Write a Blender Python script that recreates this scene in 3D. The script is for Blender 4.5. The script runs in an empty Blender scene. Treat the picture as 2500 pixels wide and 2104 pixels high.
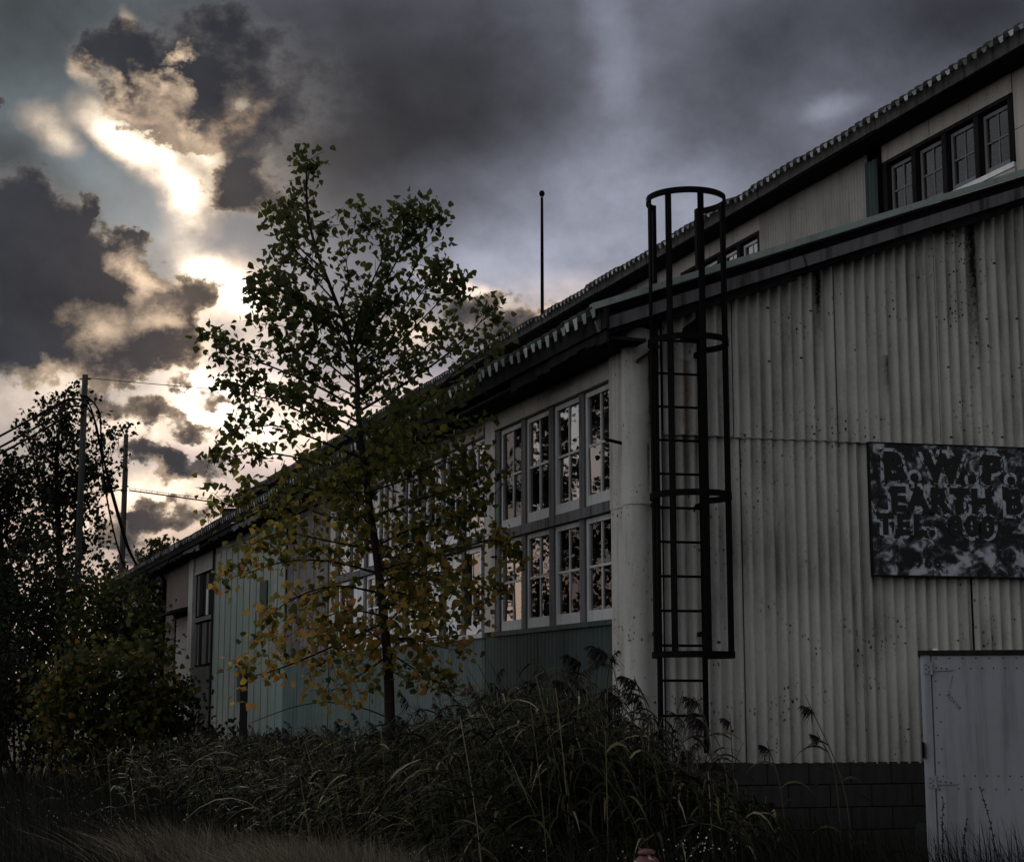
import bpy, bmesh, math, random
import numpy as np
from mathutils import Vector, Matrix, Quaternion
scene = bpy.context.scene
col = scene.collection
PI = math.pi

# ------------------------------------------------------------------ camera
EYE = Vector((0.0, 0.0, 1.65))
FPX = 4050.0                                   # focal length in pixels of the 2500 px wide photograph
PITCH = math.atan(648.0 / FPX)
cd = bpy.data.cameras.new('camera')
cam = bpy.data.objects.new('camera', cd)
col.objects.link(cam)
cam.location = EYE
cam.rotation_euler = (PI / 2 + PITCH, 0, 0)
cd.sensor_width = 36.0
cd.lens = FPX / 2500.0 * 36.0
cd.clip_start = 0.1
cd.clip_end = 6000.0
scene.camera = cam

# ------------------------------------------------------------------ exposure
scene.view_settings.view_transform = 'Standard'
scene.view_settings.look = 'None'
scene.view_settings.exposure = 0.28
scene.view_settings.gamma = 1.0
scene.view_settings.use_curve_mapping = False

# ------------------------------------------------------------------ world: evening sky with broken cloud
SUN_AZ, SUN_EL = -9.6, 14.0                    # degrees; azimuth from +Y towards +X


class Nodes:
    """tiny helper to write node trees as expressions"""

    def __init__(self, tree):
        self.t = tree
        self.n = tree.nodes
        self.l = tree.links

    def put(self, sock, v):
        if v is None:
            return
        if hasattr(v, 'is_output'):
            self.l.new(v, sock)
        else:
            sock.default_value = v

    def math(self, op, a, b=None, c=None, clamp=False):
        x = self.n.new('ShaderNodeMath')
        x.operation = op
        x.use_clamp = clamp
        for s, v in zip(x.inputs, (a, b, c)):
            self.put(s, v)
        return x.outputs[0]

    def vec(self, op, a, b=None, scale=None):
        x = self.n.new('ShaderNodeVectorMath')
        x.operation = op
        self.put(x.inputs[0], a)
        if b is not None:
            self.put(x.inputs[1], b)
        if scale is not None:
            self.put(x.inputs['Scale'], scale)
        return x.outputs['Value'] if op in ('DOT_PRODUCT', 'LENGTH', 'DISTANCE') else x.outputs[0]

    def noise(self, v, scale, detail=4.0, rough=0.55, dist=0.0, color=False, lac=2.0):
        x = self.n.new('ShaderNodeTexNoise')
        self.put(x.inputs['Vector'], v)
        x.inputs['Scale'].default_value = scale
        x.inputs['Detail'].default_value = detail
        x.inputs['Roughness'].default_value = rough
        x.inputs['Lacunarity'].default_value = lac
        x.inputs['Distortion'].default_value = dist
        return x.outputs['Color' if color else 'Fac']

    def mapping(self, v, loc=(0, 0, 0), rot=(0, 0, 0), sc=(1, 1, 1), kind='POINT'):
        x = self.n.new('ShaderNodeMapping')
        x.vector_type = kind
        self.put(x.inputs['Vector'], v)
        if kind != 'NORMAL':
            x.inputs['Location'].default_value = loc
        x.inputs['Rotation'].default_value = rot
        x.inputs['Scale'].default_value = sc
        return x.outputs[0]

    def ss(self, v, lo, hi, a=0.0, b=1.0, kind='SMOOTHSTEP'):
        x = self.n.new('ShaderNodeMapRange')
        x.interpolation_type = kind
        for s, q in zip(x.inputs, (v, lo, hi, a, b)):
            self.put(s, q)
        return x.outputs[0]

    def mix(self, f, a, b, blend='MIX'):
        x = self.n.new('ShaderNodeMix')
        x.data_type = 'RGBA'
        x.blend_type = blend
        self.put(x.inputs[0], f)
        for s, q in ((x.inputs[6], a), (x.inputs[7], b)):
            if isinstance(q, (tuple, list)) and len(q) == 3:
                q = (*q, 1.0)
            self.put(s, q)
        return x.outputs[2]

    def ramp(self, f, stops, interp='LINEAR'):
        x = self.n.new('ShaderNodeValToRGB')
        x.color_ramp.interpolation = interp
        e = x.color_ramp.elements
        while len(e) < len(stops):
            e.new(0.5)
        for k, (p, c) in zip(e, stops):
            k.position = p
            k.color = c if len(c) == 4 else (*c, 1.0)
        self.put(x.inputs[0], f)
        return x.outputs[0]


def azel(px, py):
    """where a point of the photographed sky lies: azimuth and elevation in degrees"""
    c, s = math.cos(PITCH), math.sin(PITCH)
    x, u = (px - 1250) / FPX, (1052 - py) / FPX
    y, z = c - u * s, s + u * c
    return math.degrees(math.atan2(x, y)), math.degrees(math.atan2(z, math.hypot(x, y)))


def build_sky():
    w = bpy.data.worlds.new('World')
    scene.world = w
    w.use_nodes = True
    t = w.node_tree
    t.nodes.clear()
    q = Nodes(t)
    out = t.nodes.new('ShaderNodeOutputWorld')
    bg = t.nodes.new('ShaderNodeBackground')
    bg2 = t.nodes.new('ShaderNodeBackground')
    ms = t.nodes.new('ShaderNodeMixShader')
    tc = t.nodes.new('ShaderNodeTexCoord')
    d = tc.outputs['Generated']
    sx = t.nodes.new('ShaderNodeSeparateXYZ')
    t.links.new(d, sx.inputs[0])
    az = q.math('MULTIPLY', q.math('ARCTAN2', sx.outputs[0], sx.outputs[1]), 180 / PI)
    el = q.math('MULTIPLY', q.math('ARCSINE', sx.outputs[2]), 180 / PI)
    # ---- the wide sheet of grey cloud, all round the sky
    ds = q.mapping(d, sc=(1, 1, 1.25))
    sky = t.nodes.new('ShaderNodeTexSky')              # clear air above it
    sky.sky_type = 'NISHITA'
    sky.sun_disc = False
    sky.sun_elevation = math.radians(SUN_EL)
    sky.sun_rotation = math.radians(SUN_AZ)
    sky.dust_density = 2.0
    air = q.vec('SCALE', sky.outputs[0], scale=0.06)
    n_low = q.noise(ds, 5.0, 3, 0.5)
    n_far = q.noise(ds, 11.0, 3, 0.55)
    lum_far = q.math('ADD', q.math('MULTIPLY', n_low, 0.75), q.math('MULTIPLY', n_far, 0.5))
    far = q.ramp(lum_far, [(0.30, FAR[0]), (0.62, FAR[1]), (0.85, FAR[2])])
    lowband = q.math('MULTIPLY', q.ss(el, 1.0, 13.0, 1.0, 0.0), q.ss(sx.outputs[1], -0.6, 0.8))
    far = q.mix(q.math('MULTIPLY', lowband, 0.9), far, (0.78, 0.52, 0.39))
    # the cloud sheet is brighter on the sunset side of the sky than on the far side
    side = q.vec('DOT_PRODUCT', d, (math.sin(math.radians(-62)), math.cos(math.radians(-62)), 0.0))
    far = q.vec('SCALE', far, scale=q.math('MULTIPLY_ADD', side, 0.55, 0.90))
    far = q.mix(0.92, air, far)
    land = q.ss(el, -2.0, -0.2)
    far = q.mix(land, (0.02, 0.02, 0.018), far)
    t.links.new(far, bg2.inputs['Color'])
    # ---- the broken evening sky around the sun
    cv = t.nodes.new('ShaderNodeCombineXYZ')
    t.links.new(az, cv.inputs[0])
    t.links.new(el, cv.inputs[1])
    V = cv.outputs[0]
    wa = q.vec('SUBTRACT', q.noise(ds, 8.0, 2, 0.5, color=True), (0.5, 0.5, 0.5))
    wb = q.vec('SUBTRACT', q.noise(ds, 30.0, 6, 0.62, color=True), (0.5, 0.5, 0.5))
    V1 = q.vec('ADD', V, q.vec('SCALE', wa, scale=2.6))
    VC = q.vec('ADD', V1, q.vec('SCALE', wb, scale=3.4))      # cumulus: ragged
    VS = q.vec('ADD', V1, q.vec('SCALE', wb, scale=1.0))      # stratus and glow: soft

    def blobs(vec, items, start=0.0):
        """sum of soft elliptical patches (photo px, py, radii, turn, amount)"""
        acc = start
        frames = {}
        for k, (px, py, rx, ry, rot, amp) in enumerate(items):
            if k % 6 == 0 and hasattr(acc, 'is_output'):     # evaluate in batches: keeps the shader small
                vm = t.nodes.new('ShaderNodeVectorMath')
                vm.operation = 'MULTIPLY_ADD'
                t.links.new(acc, vm.inputs[0])
                vm.inputs[1].default_value = (1e-6, 1e-6, 0)
                t.links.new(vec, vm.inputs[2])
                vec = vm.outputs[0]
                frames = {}
            rot = min((-36, -22, -11, 0, 10, 24), key=lambda r: abs(r - rot))
            if rot not in frames:
                if rot == 0:
                    frames[rot] = vec
                else:
                    frames[rot] = q.mapping(vec, rot=(0, 0, math.radians(-rot)))
            a, e = azel(px, py)
            c, s = math.cos(math.radians(-rot)), math.sin(math.radians(-rot))
            a, e = a * c - e * s, a * s + e * c
            ia, ie = 71.0 / rx / 1.6, 71.0 / ry / 1.6
            vm = t.nodes.new('ShaderNodeVectorMath')
            vm.operation = 'MULTIPLY_ADD'
            t.links.new(frames[rot], vm.inputs[0])
            vm.inputs[1].default_value = (ia, ie, 0)
            vm.inputs[2].default_value = (-a * ia, -e * ie, 0)
            sa = math.sqrt(abs(amp) * 0.5)
            f = q.math('MULTIPLY_ADD', q.vec('DOT_PRODUCT', vm.outputs[0], vm.outputs[0]), -sa, sa, clamp=True)
            acc = q.math('MULTIPLY_ADD', f, f, acc)
        return q.math('MULTIPLY', acc, 2.0)

    n_mid = q.noise(ds, 16.0, 6, 0.58)
    n_fine = q.noise(ds, 46.0, 7, 0.62)
    # high stratus: blue grey, paler where it is thin
    lum = q.math('SUBTRACT', blobs(VS, SHEET_UP), blobs(VS, SHEET_DOWN))
    lum = q.math('MAXIMUM', q.math('ADD', lum, SHEET_BASE), 0.030)
    lum = q.math('MULTIPLY', lum, q.math('MULTIPLY_ADD', n_low, 0.5, 0.75))
    lum = q.math('MULTIPLY', lum, q.math('ADD', q.math('MULTIPLY_ADD', n_mid, 1.25, 0.20), q.math('MULTIPLY', n_fine, 0.35)))
    tint = q.mix(q.ss(az, -14.0, -7.0), (0.84, 1.01, 1.13), (0.88, 0.94, 1.18))
    warm = q.math('MULTIPLY', q.ss(el, 2.0, 17.5, 1.0, 0.0), q.ss(az, -13.0, 8.0, 1.0, 0.45))
    tint = q.mix(warm, tint, (1.27, 0.94, 0.78))
    lum = q.math('MULTIPLY_ADD', q.math('MULTIPLY', warm, q.math('MULTIPLY_ADD', n_mid, 1.2, 0.40)), 0.36, lum)
    front = q.vec('SCALE', tint, scale=lum)
    front = q.mix(0.995, air, front)
    # light through the gaps, broken up by thin cloud
    glow = blobs(VS, GLOW)
    halo = blobs(V, HALO)
    tex = q.math('ADD', q.math('MULTIPLY_ADD', n_mid, 1.5, -0.25), q.math('MULTIPLY_ADD', n_fine, 1.1, -0.35))
    gl = q.math('MULTIPLY', glow, tex)
    gcol = q.ramp(gl, [(0.0, (0, 0, 0)), (0.20, (0.19, 0.130, 0.082)), (0.45, (0.54, 0.405, 0.27)), (0.75, (0.88, 0.76, 0.58)), (1.0, (1.15, 1.10, 1.02))])
    back = q.vec('ADD', front, gcol)
    back = q.vec('ADD', back, q.vec('SCALE', (1.0, 0.84, 0.68), scale=q.math('MULTIPLY', halo, 0.22)))
    # cumulus: ragged masses, gold where the light comes through their edges, slate at the heart
    dens = blobs(VC, CUMULUS)
    rag = q.math('ADD', q.math('MULTIPLY_ADD', n_fine, 0.9, -0.45), q.math('MULTIPLY_ADD', n_mid, 1.0, -0.52))
    dens = q.math('MULTIPLY_ADD', rag, q.ss(dens, 0.02, 0.40), dens)
    cover = q.ss(dens, 0.04, 0.46)
    near = q.math('ADD', q.math('MULTIPLY', glow, 0.9), q.math('MULTIPLY', halo, 0.75), clamp=True)
    rim = q.mix(near, (0.105, 0.108, 0.118), (0.98, 0.78, 0.55))
    mid = q.mix(near, (0.062, 0.061, 0.066), (0.34, 0.245, 0.170))
    core = q.mix(near, (0.029, 0.031, 0.038), (0.085, 0.067, 0.058))
    core = q.vec('SCALE', core, scale=q.math('MULTIPLY_ADD', n_mid, 1.3, 0.40))
    sh = q.math('ADD', dens, q.math('MULTIPLY_ADD', n_fine, 1.3, -0.65))
    cl = q.mix(q.ss(sh, 0.05, 0.50), rim, mid)
    cl = q.mix(q.ss(sh, 0.30, 0.92), cl, core)
    leak = q.math('MULTIPLY', blobs(VC, LEAK), q.math('MULTIPLY_ADD', n_fine, 2.4, -0.55), clamp=True)
    cl = q.mix(leak, cl, (0.80, 0.59, 0.41))
    full = q.mix(cover, back, cl)
    # it blends into the wide sheet outside this part of the sky
    fr = q.math('MULTIPLY', q.ss(az, -42.0, -26.0), q.ss(az, 26.0, 42.0, 1.0, 0.0))
    fr = q.math('MULTIPLY', fr, q.ss(el, 26.0, 40.0, 1.0, 0.0))
    fr = q.math('MULTIPLY', fr, q.ss(el, -1.5, -0.5))
    t.links.new(full, bg.inputs['Color'])
    bg.inputs['Strength'].default_value = SKY_STRENGTH
    bg2.inputs['Strength'].default_value = SKY_STRENGTH
    t.links.new(fr, ms.inputs[0])
    t.links.new(bg2.outputs[0], ms.inputs[1])
    t.links.new(bg.outputs[0], ms.inputs[2])
    t.links.new(ms.outputs[0], out.inputs[0])


SKY_STRENGTH = 1.0
FAR = ((0.25, 0.257, 0.28), (0.46, 0.47, 0.495), (0.68, 0.69, 0.71))
GLOW = [(555, 685, 85, 75, 0, 1.25), (515, 620, 100, 36, -36, 0.6), (475, 840, 40, 110, 10, 0.6), (560, 800, 160, 160, 0, 0.45),
        (290, 320, 100, 36, -36, 0.85), (420, 420, 110, 48, -36, 1.0), (490, 500, 60, 52, -22, 0.8), (555, 350, 40, 110, -11, 0.65), (480, 380, 130, 90, -22, 0.35),
        (140, 305, 60, 46, 0, 0.50), (170, 365, 50, 36, 0, 0.45), (640, 265, 24, 50, -36, 0.38), (610, 300, 40, 50, -22, 0.35),
        (1170, 690, 120, 22, -22, 0.65), (1345, 765, 50, 26, 10, 0.6), (960, 780, 130, 55, 0, 0.5), (1040, 810, 60, 50, 0, 0.4),
        (470, 985, 130, 76, 0, 0.58), (640, 1010, 170, 70, 0, 0.48), (380, 1060, 150, 50, 0, 0.45), (780, 1060, 200, 80, 0, 0.48),
        (420, 1190, 160, 40, 10, 0.60), (480, 1230, 130, 60, 0, 0.45), (900, 960, 200, 60, 0, 0.38), (560, 920, 130, 26, 0, 0.5), (330, 1290, 170, 50, 0, 0.40),
        (230, 905, 110, 44, 0, 0.5), (60, 960, 150, 60, 0, 0.32), (230, 1010, 120, 50, 0, 0.35), (200, 1200, 200, 90, 0, 0.22), (300, 60, 16, 36, 10, 0.4), (220, 180, 44, 24, -36, 0.45), (400, 320, 130, 80, -22, 0.45), (1400, 730, 150, 60, 0, 0.25)]
HALO = [(460, 690, 430, 440, 0, 0.25), (520, 720, 300, 300, 0, 0.45), (1180, 770, 260, 110, 0, 0.22)]
SHEET_BASE = 0.106
SHEET_UP = [(1540, 590, 400, 190, -11, 0.14), (1470, 120, 60, 170, 10, 0.06), (1530, 300, 110, 170, 10, 0.04), (2060, 270, 65, 34, 10, 0.10),
            (330, 480, 200, 70, -22, 0.08), (150, 260, 80, 120, 24, 0.02), (1280, 660, 300, 80, 0, 0.13), (1750, 480, 300, 110, -22, 0.05), (700, 960, 500, 150, 0, 0.10)]
SHEET_DOWN = [(900, 90, 460, 210, 0, 0.065), (760, 330, 200, 170, 0, 0.068), (2400, 20, 420, 170, -11, 0.075), (1850, 120, 190, 130, 0, 0.045), (50, 50, 170, 150, 0, 0.055),
              (40, 410, 90, 70, 0, 0.05), (1080, 330, 260, 190, 10, 0.055), (1700, 260, 160, 60, -22, 0.02)]
CUMULUS = [(90, 680, 260, 165, -11, 1.35), (330, 700, 130, 110, -22, 0.8), (20, 590, 160, 110, -22, 0.8), (485, 705, 66, 50, 10, 1.0), (195, 520, 24, 40, 0, 0.75), (280, 600, 70, 50, -22, 0.45),
           (430, 800, 55, 100, 24, 0.85), (350, 880, 105, 42, 10, 0.85), (340, 590, 46, 30, -22, 0.5), (150, 850, 250, 55, 0, 0.45),
           (280, 130, 95, 76, -22, 0.95), (400, 180, 100, 76, -22, 0.8), (410, 280, 130, 40, -22, 0.85), (520, 320, 50, 36, -22, 0.65), (240, 100, 60, 50, 0, 0.35),
           (605, 450, 66, 46, 24, 1.1), (690, 470, 110, 60, 10, 0.45), (540, 190, 130, 90, -22, 0.75), (490, 60, 170, 60, 0, 0.65), (650, 330, 90, 90, 0, 0.40), (720, 200, 150, 140, 0, 0.35),
           (400, 1125, 100, 36, -11, 1.05), (330, 1090, 40, 34, 0, 0.5), (400, 1260, 130, 34, 10, 1.0), (540, 1130, 50, 22, 0, 0.40), (370, 1010, 60, 36, 0, 0.55), (290, 970, 80, 30, 0, 0.5), (300, 1330, 100, 26, 0, 0.5),
           (1250, 800, 95, 50, 24, 0.95), (1180, 745, 70, 32, 10, 0.55), (1130, 720, 40, 30, 0, 0.5), (5, 300, 32, 36, 0, 0.6), (500, 1050, 60, 20, 0, 0.45), (470, 930, 40, 18, 10, 0.4), (560, 980, 60, 20, 10, 0.4), (430, 1010, 50, 22, -11, 0.45)]
LEAK = [(365, 640, 60, 36, -22, 1.1), (400, 760, 40, 50, -22, 0.75), (270, 790, 76, 50, 0, 0.7), (430, 130, 22, 30, -22, 1.0), (400, 220, 66, 30, -22, 1.1),
        (240, 320, 50, 30, 0, 0.6), (150, 905, 130, 30, 0, 0.6), (560, 350, 24, 60, 0, 0.6), (330, 260, 80, 24, -11, 0.8), (345, 700, 30, 40, 0, 0.5), (220, 180, 40, 30, -36, 0.7),
        (450, 300, 70, 30, -22, 0.6), (520, 330, 30, 30, 0, 0.7), (420, 1160, 60, 14, 0, 0.5)]
build_sky()

sd = bpy.data.lights.new('sun', 'SUN')
sd.energy = 0.9
sd.angle = math.radians(12)
sd.color = (1.0, 0.80, 0.62)
so = bpy.data.objects.new('sun', sd)
col.objects.link(so)
so.location = (-20, 60, 40)
sv = Vector((math.sin(math.radians(SUN_AZ)) * math.cos(math.radians(SUN_EL)), math.cos(math.radians(SUN_AZ)) * math.cos(math.radians(SUN_EL)), math.sin(math.radians(SUN_EL))))
so.rotation_euler = (-sv).to_track_quat('-Z', 'Y').to_euler()

# ------------------------------------------------------------------ helpers
rng = random.Random(11)
nr = np.random.default_rng(5)


def at(px, py, Y):
    """point of the scene that lies Y metres ahead under a point of the photograph"""
    c, s = math.cos(PITCH), math.sin(PITCH)
    x, u = (px - 1250) / FPX, (1052 - py) / FPX
    y, z = c - u * s, s + u * c
    return Vector((x / y * Y, Y, EYE.z + z / y * Y))


class MB:
    """collects faces; build() links them as ONE mesh object"""

    def __init__(self):
        self.v, self.f = [], []

    def add(self, vs, fs):
        n = len(self.v)
        self.v += [tuple(p) for p in vs]
        self.f += [tuple(i + n for i in f) for f in fs]
        return self

    def box(self, a, b):
        x0, y0, z0 = a
        x1, y1, z1 = b
        return self.add([(x0, y0, z0), (x1, y0, z0), (x1, y1, z0), (x0, y1, z0), (x0, y0, z1), (x1, y0, z1), (x1, y1, z1), (x0, y1, z1)],
                        [(3, 2, 1, 0), (4, 5, 6, 7), (0, 1, 5, 4), (1, 2, 6, 5), (2, 3, 7, 6), (3, 0, 4, 7)])

    def hexa(self, bot, top):
        return self.add(list(bot) + list(top), [(3, 2, 1, 0), (4, 5, 6, 7), (0, 1, 5, 4), (1, 2, 6, 5), (2, 3, 7, 6), (3, 0, 4, 7)])

    def tube(self, pts, rad, n=6, caps=True, squash=1.0):
        pts = [Vector(p) for p in pts]
        if not hasattr(rad, '__len__'):
            rad = [rad] * len(pts)
        base = len(self.v)
        ref = None
        for i, p in enumerate(pts):
            d = (pts[min(i + 1, len(pts) - 1)] - pts[max(i - 1, 0)])
            d = d.normalized() if d.length > 1e-9 else Vector((0, 0, 1))
            if ref is None:
                ref = Vector((1, 0, 0)) if abs(d.x) < 0.8 else Vector((0, 1, 0))
            u = (ref - d * ref.dot(d)).normalized()
            ref = u
            w = d.cross(u)
            for k in range(n):
                a = 2 * PI * k / n
                self.v.append(tuple(p + u * (math.cos(a) * rad[i]) + w * (math.sin(a) * rad[i] * squash)))
        for i in range(len(pts) - 1):
            for k in range(n):
                a, b = base + i * n + k, base + i * n + (k + 1) % n
                self.f.append((a, b, b + n, a + n))
        if caps:
            self.f.append(tuple(base + k for k in range(n))[::-1])
            self.f.append(tuple(base + (len(pts) - 1) * n + k for k in range(n)))
        return self

    def beam(self, p0, p1, side, up, w, h):
        """bar from p0 to p1: w along side, h along up (p at the middle of the bar's end)"""
        p0, p1, side, up = Vector(p0), Vector(p1), Vector(side).normalized() * w / 2, Vector(up).normalized() * h / 2
        return self.hexa([p0 - side - up, p0 + side - up, p1 + side - up, p1 - side - up], [p0 - side + up, p0 + side + up, p1 + side + up, p1 - side + up])

    def lathe(self, prof, n=20, c=(0, 0, 0)):
        base = len(self.v)
        for r, z in prof:
            for k in range(n):
                a = 2 * PI * k / n
                self.v.append((c[0] + r * math.cos(a), c[1] + r * math.sin(a), c[2] + z))
        for i in range(len(prof) - 1):
            for k in range(n):
                a, b = base + i * n + k, base + i * n + (k + 1) % n
                self.f.append((a, b, b + n, a + n))
        self.f.append(tuple(base + k for k in range(n))[::-1])
        self.f.append(tuple(base + (len(prof) - 1) * n + k for k in range(n)))
        return self

    def mesh(self, name, m, smooth=False):
        me = bpy.data.meshes.new(name)
        me.from_pydata(self.v, [], self.f)
        me.materials.append(m)
        if smooth:
            me.shade_smooth()
        me.update()
        return me

    def build(self, name, m, parent=None, smooth=False, loc=None):
        return link(name, self.mesh(name, m, smooth), parent, loc)


def link(name, me, parent=None, loc=None, rot=None):
    o = bpy.data.objects.new(name, me)
    col.objects.link(o)
    if parent is not None:
        o.parent = parent
    if loc is not None:
        o.location = loc
    if rot is not None:
        o.rotation_euler = rot
    return o


def tag(o, label=None, cat=None, group=None, kind=None):
    if label:
        o['label'] = label
    if cat:
        o['category'] = cat
    if group:
        o['group'] = group
    if kind:
        o['kind'] = kind
    return o


def empty(name, loc=(0, 0, 0), rz=0.0):
    o = bpy.data.objects.new(name, None)
    o.empty_display_size = 0.2
    col.objects.link(o)
    o.location = loc
    o.rotation_euler = (0, 0, rz)
    return o


def mesh_np(name, V, F, m, attr=None):
    """triangles or quads from numpy arrays; attr: one float per vertex, stored as 'tone'"""
    me = bpy.data.meshes.new(name)
    k = F.shape[1]
    me.vertices.add(len(V))
    me.vertices.foreach_set('co', np.ascontiguousarray(V, np.float32).ravel())
    me.loops.add(F.size)
    me.loops.foreach_set('vertex_index', np.ascontiguousarray(F, np.int32).ravel())
    me.polygons.add(len(F))
    me.polygons.foreach_set('loop_start', np.arange(0, F.size, k, dtype=np.int32))
    if attr is not None:
        a = me.attributes.new('tone', 'FLOAT', 'POINT')
        a.data.foreach_set('value', np.ascontiguousarray(attr, np.float32))
    me.materials.append(m)
    me.update()
    me.validate()
    return me


# ------------------------------------------------------------------ materials
def mat(name, rough=0.8, spec=0.3, metal=0.0):
    m = bpy.data.materials.new(name)
    m.use_nodes = True
    t = m.node_tree
    q = Nodes(t)
    b = t.nodes['Principled BSDF']
    b.inputs['Roughness'].default_value = rough
    b.inputs['Specular IOR Level'].default_value = spec
    b.inputs['Metallic'].default_value = metal
    tc = t.nodes.new('ShaderNodeTexCoord')
    return m, q, b, tc.outputs['Object']


def bump(q, b, h, strength=0.4, dist=0.01):
    x = q.n.new('ShaderNodeBump')
    x.inputs['Strength'].default_value = strength
    x.inputs['Distance'].default_value = dist
    q.put(x.inputs['Height'], h)
    q.l.new(x.outputs[0], b.inputs['Normal'])


def weathered(name, base, dark, rough=0.85, spec=0.10, streak=0.6, spots=0.0, rust=0.0, grain=28.0, bump_s=0.35, metal=0.0, ribs=0.0, run_f=7.0, runs=()):
    """paint, cement or wood with vertical run marks, blotches and specks"""
    m, q, b, P = mat(name, rough, spec, metal)
    big = q.noise(P, 0.9, 3, 0.55)
    run = q.noise(q.mapping(P, sc=(run_f, run_f, 0.45)), 1.6, 5, 0.6)
    fine = q.noise(P, grain, 6, 0.65)
    f = q.math('ADD', q.math('MULTIPLY', q.ss(run, 0.42, 0.72), streak), q.math('MULTIPLY', q.ss(big, 0.40, 0.75), 0.35))
    f = q.math('ADD', f, q.math('MULTIPLY_ADD', fine, 0.5, -0.25), clamp=True)
    if ribs:                              # rib shading put into the colour: furrows darkened, unevenly by noise
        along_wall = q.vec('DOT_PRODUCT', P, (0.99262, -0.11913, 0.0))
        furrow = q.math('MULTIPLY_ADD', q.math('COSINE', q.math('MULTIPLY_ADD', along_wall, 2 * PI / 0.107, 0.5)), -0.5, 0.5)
        furrow_vary = q.noise(q.mapping(P, sc=(1.2, 1.2, 0.35)), 1.8, 4, 0.6)
        f = q.math('ADD', f, q.math('MULTIPLY', q.math('POWER', furrow, 1.6), q.math('MULTIPLY', q.ss(furrow_vary, 0.25, 0.7), ribs)), clamp=True)
    c = q.mix(f, base, dark)
    for (s0, w_, z0, z1, cc, k_) in runs:  # single run marks below fixings and laps
        sp_ = q.n.new('ShaderNodeSeparateXYZ')
        q.put(sp_.inputs[0], P)
        sx_ = q.vec('DOT_PRODUCT', P, (0.99262, -0.11913, 0.0))
        wob = q.math('MULTIPLY_ADD', q.noise(P, 3.0, 3, 0.6), w_ * 1.6, -w_ * 0.8)
        e_ = q.math('DIVIDE', q.math('SUBTRACT', q.math('ADD', sx_, wob), s0), w_)
        g_ = q.math('EXPONENT', q.math('MULTIPLY', q.math('MULTIPLY', e_, e_), -1.0))
        g_ = q.math('MULTIPLY', g_, q.math('MULTIPLY', q.ss(sp_.outputs[2], z0, z0 + (z1 - z0) * 0.8), q.ss(sp_.outputs[2], z1 - 0.03, z1, 1.0, 0.0)))
        c = q.mix(q.math('MULTIPLY', q.math('MULTIPLY', g_, k_), q.math('MULTIPLY_ADD', fine, 1.2, 0.3), clamp=True), c, cc)
    if spots:
        vo = q.n.new('ShaderNodeTexVoronoi')
        q.put(vo.inputs['Vector'], q.mapping(P, sc=(1, 1, 0.7)))
        vo.inputs['Scale'].default_value = 34.0
        zone = q.ss(q.noise(P, 1.7, 3, 0.6), 0.49, 0.62)
        rad_ = q.math('MULTIPLY', q.math('POWER', q.vec('DOT_PRODUCT', vo.outputs['Color'], (1, 0, 0)), 2.0), 0.55)
        sp = q.math('MULTIPLY', q.ss(vo.outputs['Distance'], q.math('MULTIPLY', rad_, 0.5), rad_, 1.0, 0.0), q.math('MULTIPLY', zone, spots))
        c = q.mix(sp, c, (0.022, 0.022, 0.02))
    if rust:
        rr = q.noise(q.mapping(P, sc=(5.0, 5.0, 0.3)), 1.3, 4, 0.6)
        c = q.mix(q.math('MULTIPLY', q.ss(rr, 0.60, 0.74), rust), c, (0.11, 0.045, 0.022))
    q.put(b.inputs['Base Color'], c)
    bump(q, b, fine, bump_s, 0.006)
    return m


M = {}
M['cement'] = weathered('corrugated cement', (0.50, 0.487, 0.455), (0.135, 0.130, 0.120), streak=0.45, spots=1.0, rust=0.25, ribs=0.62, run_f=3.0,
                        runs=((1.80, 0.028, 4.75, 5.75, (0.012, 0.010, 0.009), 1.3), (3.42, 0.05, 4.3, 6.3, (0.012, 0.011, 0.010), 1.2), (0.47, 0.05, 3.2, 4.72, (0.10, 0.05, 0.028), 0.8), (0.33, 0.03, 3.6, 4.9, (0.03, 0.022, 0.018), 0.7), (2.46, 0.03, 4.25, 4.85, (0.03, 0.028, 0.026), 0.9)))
M['cement_fine'] = weathered('finely ribbed cement', (0.34, 0.33, 0.31), (0.15, 0.145, 0.135), streak=0.4, spots=0.5, run_f=3.0)
M['cement_wrap'] = weathered('corner cement', (0.48, 0.47, 0.44), (0.20, 0.19, 0.17), streak=0.5, spots=0.9, rust=0.4, run_f=4.0,
                             runs=((0.135, 0.032, 3.55, 4.80, (0.035, 0.018, 0.013), 1.5), (0.10, 0.015, 3.3, 3.93, (0.03, 0.022, 0.018), 1.0)))
M['board'] = weathered('cement board', (0.40, 0.385, 0.35), (0.22, 0.21, 0.185), streak=0.45, spots=0.3)
M['stucco'] = weathered('brown render', (0.20, 0.165, 0.145), (0.11, 0.09, 0.08), streak=0.4)
M['oldwood'] = weathered('grey weathered wood', (0.15, 0.147, 0.153), (0.045, 0.043, 0.043), streak=0.9, grain=40, bump_s=0.6)
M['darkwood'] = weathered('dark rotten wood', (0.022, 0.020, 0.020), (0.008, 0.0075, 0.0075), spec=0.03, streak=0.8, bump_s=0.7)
M['plank'] = weathered('bleached plank', (0.20, 0.185, 0.18), (0.075, 0.068, 0.065), streak=0.9, grain=40, bump_s=0.6)
M['sash'] = weathered('grey sash paint', (0.50, 0.50, 0.505), (0.24, 0.24, 0.245), streak=0.4, grain=60)
M['white'] = weathered('white sash paint', (0.74, 0.74, 0.755), (0.42, 0.42, 0.43), streak=0.4, grain=60)
M['green'] = weathered('dark green sheet', (0.050, 0.070, 0.066), (0.022, 0.031, 0.030), rough=0.6, streak=0.7)
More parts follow.
